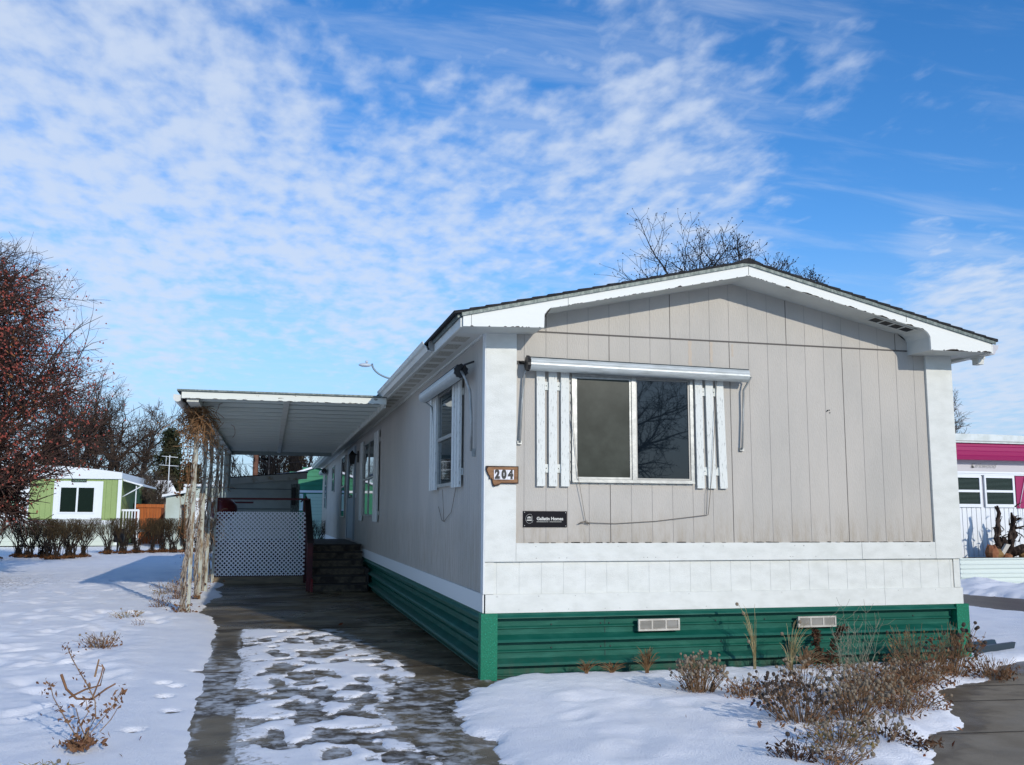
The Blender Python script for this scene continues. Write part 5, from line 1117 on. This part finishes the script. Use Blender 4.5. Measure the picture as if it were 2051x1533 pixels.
# the upturned stump and its rocks
mt['stump'] = mat('weathered_stump_wood', (.020, .013, .010), .85, .15, bump=1.0, bscale=18, bstretch=(2, 2, .6), col2=(.085, .06, .045), cscale=7, cstretch=(2.5, 2.5, .6), clo=.48, chi=.66)
stp = thing('tree_stump', 'dark gnarled upturned tree stump standing in the planter', 'stump'); r_ = random.Random(77); sb = MB()
def limb(p, r0, n=10):
    rr = [r0[0]+(r0[1]-r0[0])*i/(len(p)-1) for i in range(len(p))]; rr = [a*r_.uniform(.75, 1.2) for a in rr]; sb.tube(p, rr, n)
def wob(p, k): return [(q[0]+r_.gauss(0, k), q[1]+r_.gauss(0, k), q[2]+r_.gauss(0, k*.4)) for q in p]
for q in range(7):
    limb(wob([(13.14, 9.0, .5), (13.08, 9.0, .75), (13.05, 9.0, .95), (13.05, 8.98, 1.15), (13.07, 9.0, 1.34), (13.10, 9.0, 1.48), (13.10, 9, 1.62)][:r_.choice((4, 5, 7))], .028), (.075, .022), 7)
    limb(wob([(13.25, 9.0, .5), (13.34, 9.0, .80), (13.42, 9.0, 1.02), (13.44, 8.98, 1.22), (13.47, 9.0, 1.36), (13.48, 9, 1.47)][:r_.choice((4, 5, 6))], .032), (.075, .020), 7)
for q in range(4): limb(wob([(13.2, 9, .60), (13.2, 8.98, .80), (13.2, 9, .95)], .05), (.10, .04), 8)
for q in range(4): limb(wob([(13.2, 8.95, .72), (13.0, 8.92, .74), (12.82, 8.9, .66)], .03), (.045, .012), 6); limb(wob([(13.3, 8.95, .62), (13.6, 8.93, .74), (13.9, 8.9, .70), (14.15, 8.9, .60)], .04), (.07, .03), 7)
limb([(13.5, 9, 1.15), (13.7, 8.95, 1.2), (14.0, 8.95, 1.10)], (.025, .008), 5); limb([(13.5, 9, 1.1), (13.62, 8.95, 1.02), (13.72, 8.95, .93)], (.02, .006), 5); limb([(13.1, 9, 1.36), (13.2, 8.98, 1.41)], (.015, .004), 5)
for i in range(60):
    t = r_.choice(((13.48, 1.25), (13.4, .9), (13.05, 1.1), (12.92, .72), (13.52, 1.3), (13.3, 1.05), (12.85, .7), (13.9, .72))); a = Vector((t[0]+r_.gauss(0, .05), 8.96, t[1]+r_.gauss(0, .1))); e = a+Vector((r_.uniform(-.15, .18), r_.uniform(-.1, .02), r_.uniform(-.08, .17))); sb.tube([a, a.lerp(e, .5)+Vector((0, 0, .015)), e], [.016, .010, .003], 4)
sb.build('gnarled_wood', 'stump', stp)
MB().add([(12.9, 8.80, .58), (13.02, 8.78, .62), (13.20, 8.80, .82), (13.12, 8.82, .84), (12.98, 8.80, .68), (12.9, 8.85, .58), (13.02, 8.85, .60), (13.2, 8.88, .80), (13.12, 8.88, .84), (12.98, 8.87, .68)], [(0, 1, 2, 3, 4), (9, 8, 7, 6, 5), (0, 5, 6, 1), (1, 6, 7, 2), (2, 7, 8, 3), (3, 8, 9, 4), (4, 9, 5, 0)]).build('bleached_splinter', mat('bleached_wood', (.45, .42, .36), .8), stp)
mt['rockred'] = mat('rusty_red_rock', (.22, .085, .04), .85, .2, bump=.6, bscale=12, col2=(.30, .16, .08), cscale=5); mt['rockochre'] = mat('ochre_rock', (.24, .15, .055), .85, .2, bump=.6, bscale=12, col2=(.16, .08, .04), cscale=5)
def rock(label, x, y, z, s, m, seed, grp):
    r_ = random.Random(seed); b = MB(); b.ball((x, y, z), 1.0, 9, 6); ns = [(r_.gauss(0, 1), r_.gauss(0, 1), r_.gauss(0, 1)) for _ in range(7)]
    b.v = [(x+(v[0]-x)*s[0]*(1+.25*math.sin(ns[i % 7][0]*3+i*2.3)), y+(v[1]-y)*s[1], z+(v[2]-z)*s[2]*(1+.22*math.sin(i*1.7+ns[i % 7][1]))) for i, v in enumerate(b.v)]; b.sm = [False]*len(b.sm)
    tag(b.build('rock', m), label, 'rock', grp)
for i, (lb, x, z, s, m) in enumerate((('tall rusty rock at the left foot of the stump', 12.72, .66, (.13, .12, .17), 'rockred'), ('broad ochre rock in front of the stump', 12.88, .62, (.15, .12, .11), 'rockochre'), ('small red brown rock under the bleached splinter', 13.16, .57, (.10, .09, .07), 'rockred'), ('grey brown rock right of the stump', 13.62, .61, (.12, .1, .12), 'rockochre'), ('flat rusty rock at the right edge of the frame', 13.86, .63, (.15, .1, .12), 'rockred'), ('low ochre rock between two red ones', 13.78, .56, (.12, .1, .06), 'rockochre'))): rock(lb, x, 8.80+.03*i, z, s, m, i, 'rocks around the stump')
# splash block and dark hose at the right corner
tag(MB().prism([(.0, .0), (.22, .0), (.24, .07), (.20, .07), (.18, .02), (.04, .02), (.02, .07), (-.02, .07)], 0, 0, .75).build('splash_block', mat('dark_blue_plastic', (.02, .035, .045), .4, .4)), 'dark blue grey downspout trough lying by the right corner of the home', 'trough')
sbk = bpy.data.objects['splash_block']; sbk.location = (4.98, .06, .05); sbk.rotation_euler = (0, 0, .35); sbk['_placed'] = 1

# ------------------------------------------------------------ BACKGROUND TREES
tree('bare_tree', 'big bare dark tree behind the roof of the green home, leftmost trunk', 'tree', (-11.6, 47, 0), 8.7, 4.4, 12, 4, (10, 8, 6, 5), .26, .18, .45, 'bark', minr=.012, grp='bare trees behind the green home')
tree('bare_tree', 'bare dark tree behind the middle of the green roof', 'tree', (-9.9, 46, 0), 8.2, 4.0, 13, 4, (10, 8, 6, 5), .24, .18, .45, 'bark', minr=.012, grp='bare trees behind the green home')
tree('bare_tree', 'paler brushy bare tree behind the right end of the green roof', 'tree', (-9.0, 50, 0), 8.2, 3.6, 14, 4, (9, 7, 6, 5), .2, .12, .5, 'barkgrey', minr=.011, grp='bare trees behind the green home')
tree('bare_shrub', 'tall brown leafless shrub in front of the snowy brown roof', 'shrub', (-7.6, 40, 0), 3.6, 1.8, 15, 3, (9, 7, 6), .05, .05, .7, 'barkgrey', minr=.009, multi=6, spray=.6)
def conifer(name, label, base, h, w, m, seed, grp=None):
    r_ = random.Random(seed); root = thing(name, label, 'tree', grp); T, Nn = MB(), MB(); b = Vector(base); T.tube([b-Vector((0, 0, .1)), b+Vector((0, 0, h))], [.2, .03], 8); 
    z = .12*h
    while z < h*.98:
        rad = w*(1-z/h)**.75*r_.uniform(.65, 1.15)+.12; n = 7
        for k in range(n):
            a = r_.uniform(0, 6.283); d = Vector((math.cos(a), math.sin(a), r_.uniform(-.15, .25))); L_ = rad*r_.uniform(.6, 1.1); p0 = b+Vector((0, 0, z)); T.tube([p0, p0+d*L_], [.03, .01], 3, False)
            for q in range(int(14+L_*26)):
                t = r_.uniform(.25, 1.05); c = p0+d*L_*t+Vector((r_.gauss(0, .16), r_.gauss(0, .16), r_.gauss(0, .12))); s = r_.uniform(.06, .14); leaf(Nn, c, s, r_)
        z += h*.028
    T.build('trunk', 'bark', root); Nn.build('needles', m, root); return root
conifer('evergreen_tree', 'dark brownish evergreen left of the carport posts', (-7.1, 46, 0), 5.9, 1.35, 'needle', 31, 'evergreens in the left background'); conifer('evergreen_tree', 'low brown evergreen just left of the carport posts', (-6.0, 47, 0), 4.1, 1.5, 'needlebr', 32, 'evergreens in the left background')
conifer('evergreen_tree', 'dark evergreen behind the leftmost part of the green home', (-13.3, 48, 0), 6.2, 1.6, 'needlebr', 33, 'evergreens in the left background')
conifer('evergreen_tree', 'green conifer above the green garage roof', (-.3, 52, 0), 5.6, 1.5, 'needlebr', 34)
lb_ = ['thin bare tree right of the utility pole', 'bare multi stemmed tree in the gap under the carport roof', 'tall bare tree near the right end of the gap under the carport', 'bare tree just left of the green garage gable', 'small bare bush low at the left of the gap']
for i, (x, y, h, m_) in enumerate(((-2.6, 44, 6.3, 3), (-1.9, 45, 6.9, 4), (-.9, 46, 7.0, 4), (-.2, 45, 6.7, 3), (-4.2, 44, 2.9, 3))): tree('bare_tree', lb_[i], 'tree', (x, y, 0), h, h*.36, 50+i, 3, (7, 6, 5), .09, .15, .8, 'barkblack', minr=.012, multi=m_, spray=.55, grp='bare trees seen under the carport')
tree('bare_tree', 'large bare tree with knobbly twigs rising behind the gable roof', 'tree', (18.6, 33.5, 0), 15.2, 8.6, 23, 4, (13, 9, 7, 5), .34, .34, .55, 'barkblack', bound=(17.4, 33.5, 10.4, 7.1, 5, 5.5), minr=.011, nub=.026, crookf=.17)
tree('bare_tree', 'lower bare tree just left of the large one, behind the left roof slope', 'tree', (14.4, 32.5, 0), 12.4, 5.2, 29, 4, (12, 8, 6, 5), .25, .34, .55, 'barkblack', bound=(14.3, 32.5, 9.2, 3.6, 4, 4.0), minr=.011, nub=.026)
tree('bare_tree', 'single small bare branch top rising over the right slope of the roof', 'tree', (23.0, 32, 0), 13.6, 1.5, 27, 3, (4, 3, 3), .08, .7, .8, 'barkblack', minr=.013, nub=.04)
tree('bare_tree', 'distant frosty bare tree above the roof of the magenta trimmed home', 'tree', (46.6, 50, 0), 12.6, 4.4, 25, 4, (9, 7, 6, 5), .22, .25, .5, 'barkgrey', minr=.014)
# what the front window mirrors from across the road
tree('bare_tree', 'spreading bare tree across the road, seen reflected in the front window', 'tree', (14.0, -39, 0), 8.8, 6.5, 61, 4, (10, 7, 6, 5), .34, .25, .35, 'barkblack', minr=.014)
oh = thing('far_house', 'low dark house across the road, reflected in the front window', 'house'); box('wall', mat('dark_slate_wall', (.06, .07, .08), .8), oh, 4, 26, -50, -44, 0, 2.6); MB().prism([(-50.4, 2.55), (-43.6, 2.55), (-47, 3.6)], 0, 3.6, 26.4).build('roof', 'shingle', oh)

# ------------------------------------------------------------ LEFT LAWN PLANTS AND FALLEN LEAVES
def stalk_plant():
    r_ = random.Random(91); x, y = -2.86, -2.02; z0 = .05; root = thing('withered_stalk_plant', 'tall broken brown stalk plant sticking out of the snow at the lower left', 'withered plant'); a, b, c = MB(), MB(), MB()
    def sh(p, rad=.004, m=None): (m or a).tube([Vector(q) for q in p], [rad*(1-.5*i/len(p)) for i in range(len(p))], 4, False)
    O = Vector((x, y, z0)); P_ = lambda u, v, w=0: O+Vector((u*.85, w, v*.72))
    main = [P_(.02, 0), P_(.06, .12), P_(.10, .22), P_(.08, .34, .05), P_(.02, .46, .08), P_(-.04, .56, .1), P_(-.10, .68, .1), P_(-.14, .78, .12)]; sh(main, .0045)
    for s_ in ([P_(-.02, 0), P_(-.01, .14), P_(.05, .26), P_(.03, .36)], [P_(.04, .05), P_(.14, .2, .1), P_(.2, .30, .1), P_(.25, .42, .1)], [P_(0, .05), P_(-.1, .2, .05), P_(-.19, .38, .05), P_(-.22, .5, .05)], [P_(.05, .05), P_(.0, .18), P_(-.03, .3)], [P_(.14, .12, -.05), P_(.20, .2), P_(.24, .29)]): sh(s_, .0035)
    bl = [P_(-.16, .55, .1), P_(-.12, .43, .1), P_(-.05, .35, .1), P_(.05, .34, .1), P_(.14, .42, .1), P_(.2, .46, .1)]; sh(bl, .008, c); sh([P_(-.10, .36, .1), P_(0, .42, .1), P_(.1, .45, .1), P_(.12, .58, .1), P_(.10, .62, .1)], .006, c); sh([P_(.05, .34, .1), P_(.1, .52, .1), P_(.11, .60, .1), P_(.08, .61, .1)], .005, c)
    sh([P_(.06, .52, .1), P_(.08, .66, .1)], .008, a)
    for q in main[2:]:
        for k in range(9): leaf(b, q+Vector((r_.gauss(0, .02), r_.gauss(0, .02), r_.gauss(0, .02))), r_.uniform(.008, .018), r_)
    for (u, v) in ((.2, .3), (.25, .42), (.22, .36), (-.22, .5), (-.2, .42), (-.12, .3), (-.1, .22), (.03, .3), (.15, .25), (.02, .18), (-.04, .1)):
        for k in range(11): leaf(b, P_(u+r_.gauss(0, .03), v+r_.gauss(0, .03), .05), r_.uniform(.01, .024), r_)
    for k in range(150): leaf(b, P_(r_.gauss(0, .07)+.02, abs(r_.gauss(0, .035)), r_.gauss(0, .06)), r_.uniform(.014, .028), r_)
    a.build('stalks', 'stem', root); b.build('curled_leaves', 'leafbrown', root); c.build('dry_blades', mat('orange_brown_blade', (.26, .13, .06), .8, col2=(.16, .08, .04), cscale=9), root)
stalk_plant()
clump('low brown tuft in the snow of the left lawn above the tall broken stalks', -3.42, 2.35, 60, .17, .20, .1, nl=200, cat='withered plant', grp='withered tufts on the lawn')
clump('flat tan bent tuft on the lawn left of the first post', -3.55, 5.2, 30, .12, .22, .1, 'headtan', 'straw', 'tanleaf' , nl=80, cat='withered plant', grp='withered tufts on the lawn')
clump('leafy brown tuft beside the foot of the first post', -3.30, 6.6, 26, .22, .16, .2, nl=120, cat='withered plant', grp='withered tufts on the lawn')
clump('reddish tangled tuft between the first two posts on the lawn side', -3.18, 8.0, 36, .34, .18, .2, nl=170, lf='leafbrown', cat='withered plant', grp='withered tufts on the lawn')
clump('green grey tuft farther up the row of posts', -3.5, 9.2, 30, .25, .25, .1, 'headtan', 'stem', 'leafolive', nl=160, cat='withered plant', grp='withered tufts on the lawn')
clump('few short stalks in the snow in front of the first post', -3.32, 4.35, 9, .09, .09, 0, nl=6, cat='withered plant', grp='withered tufts on the lawn')
clump('yellow brown tuft at the bottom edge left of the driveway', -2.92, -2.52, 30, .07, .11, .1, 'headtan', 'straw', 'leafolive', nl=90, cat='withered plant', grp='withered tufts on the lawn')
lfp = [(-2.55, -1.82, 'red brown leaf by the foot of the tall broken stalks', 'leafred', .045), (-2.60, -2.25, 'dark brown leaf near the yellow tuft at the bottom edge', 'leafbrown', .035), (-3.25, -1.1, 'small curled leaf alone on the left snow', 'leafbrown', .025), (.95, -2.05, 'small curled leaf alone in the middle of the front snow', 'leafbrown', .03), (1.28, -2.44, 'long curled brown leaf near the black headed flowers', 'leafbrown', .07), (2.62, -2.62, 'bright orange leaf on the snow near the path', 'tanleaf', .05), (2.30, -2.98, 'rust red leaf where the snow meets the path', 'leafred', .055), (1.95, -3.2, 'red leaf on the lower tongue of snow', 'leafred', .05), (2.35, -2.35, 'round dark red leaf on the snow right of the flowers', 'leafred', .03), (1.22, -.95, 'orange brown leaf in front of the rounded tan clump', 'tanleaf', .045), (-1.05, 1.5, 'small red leaf on the patchy driveway snow', 'leafred', .03), (-1.55, 4.15, 'dark clod lying on the wet driveway', 'leafdark', .07), (2.9, -.62, 'brown leaf on the snow below the right vent', 'leafred', .05), (-.9, 4.3, 'reddish leaf heap at the edge of the wet driveway', 'leafred', .08)]
for x, y, lb, m_, s in lfp:
    s *= .5; r_ = random.Random(int(abs(x*100+y*37))); b = MB(); z = snowz(x, y)+.008
    for k in range(3 if s > .04 else 1): leaf(b, (x+r_.gauss(0, s*.3), y+r_.gauss(0, s*.3), z+s*.2), s, r_)
    tag(b.build('fallen_leaf', m_), lb, 'leaf', 'fallen leaves on snow and concrete')
r_ = random.Random(3); chips = MB()

# ------------------------------------------------------------ put every thing's origin at its own base
bpy.context.view_layer.update()
for o in list(COL.objects):
    if o.parent or o.type in ('CAMERA', 'LIGHT') or o.get('_placed') or o.get('kind'): continue
    ms = [c for c in [o]+list(o.children) if c.type == 'MESH' and len(c.data.vertices)]
    if not ms: continue
    co = np.concatenate([np.array([tuple(m_.matrix_basis @ Vector(v)) for v in m_.bound_box]) for m_ in ms]); lo, hi = co.min(0), co.max(0)
    b = Vector(((lo[0]+hi[0])/2, (lo[1]+hi[1])/2, max(lo[2], 0) if lo[2] > -.2 else 0))
    if o.type == 'MESH': o.data.transform(Matrix.Translation(-b))
    o.location = b
    for c in o.children:
        c.location = c.location-b
for o in COL.objects:
    for k in ('_placed', '_b'):
        if k in o: del o[k]
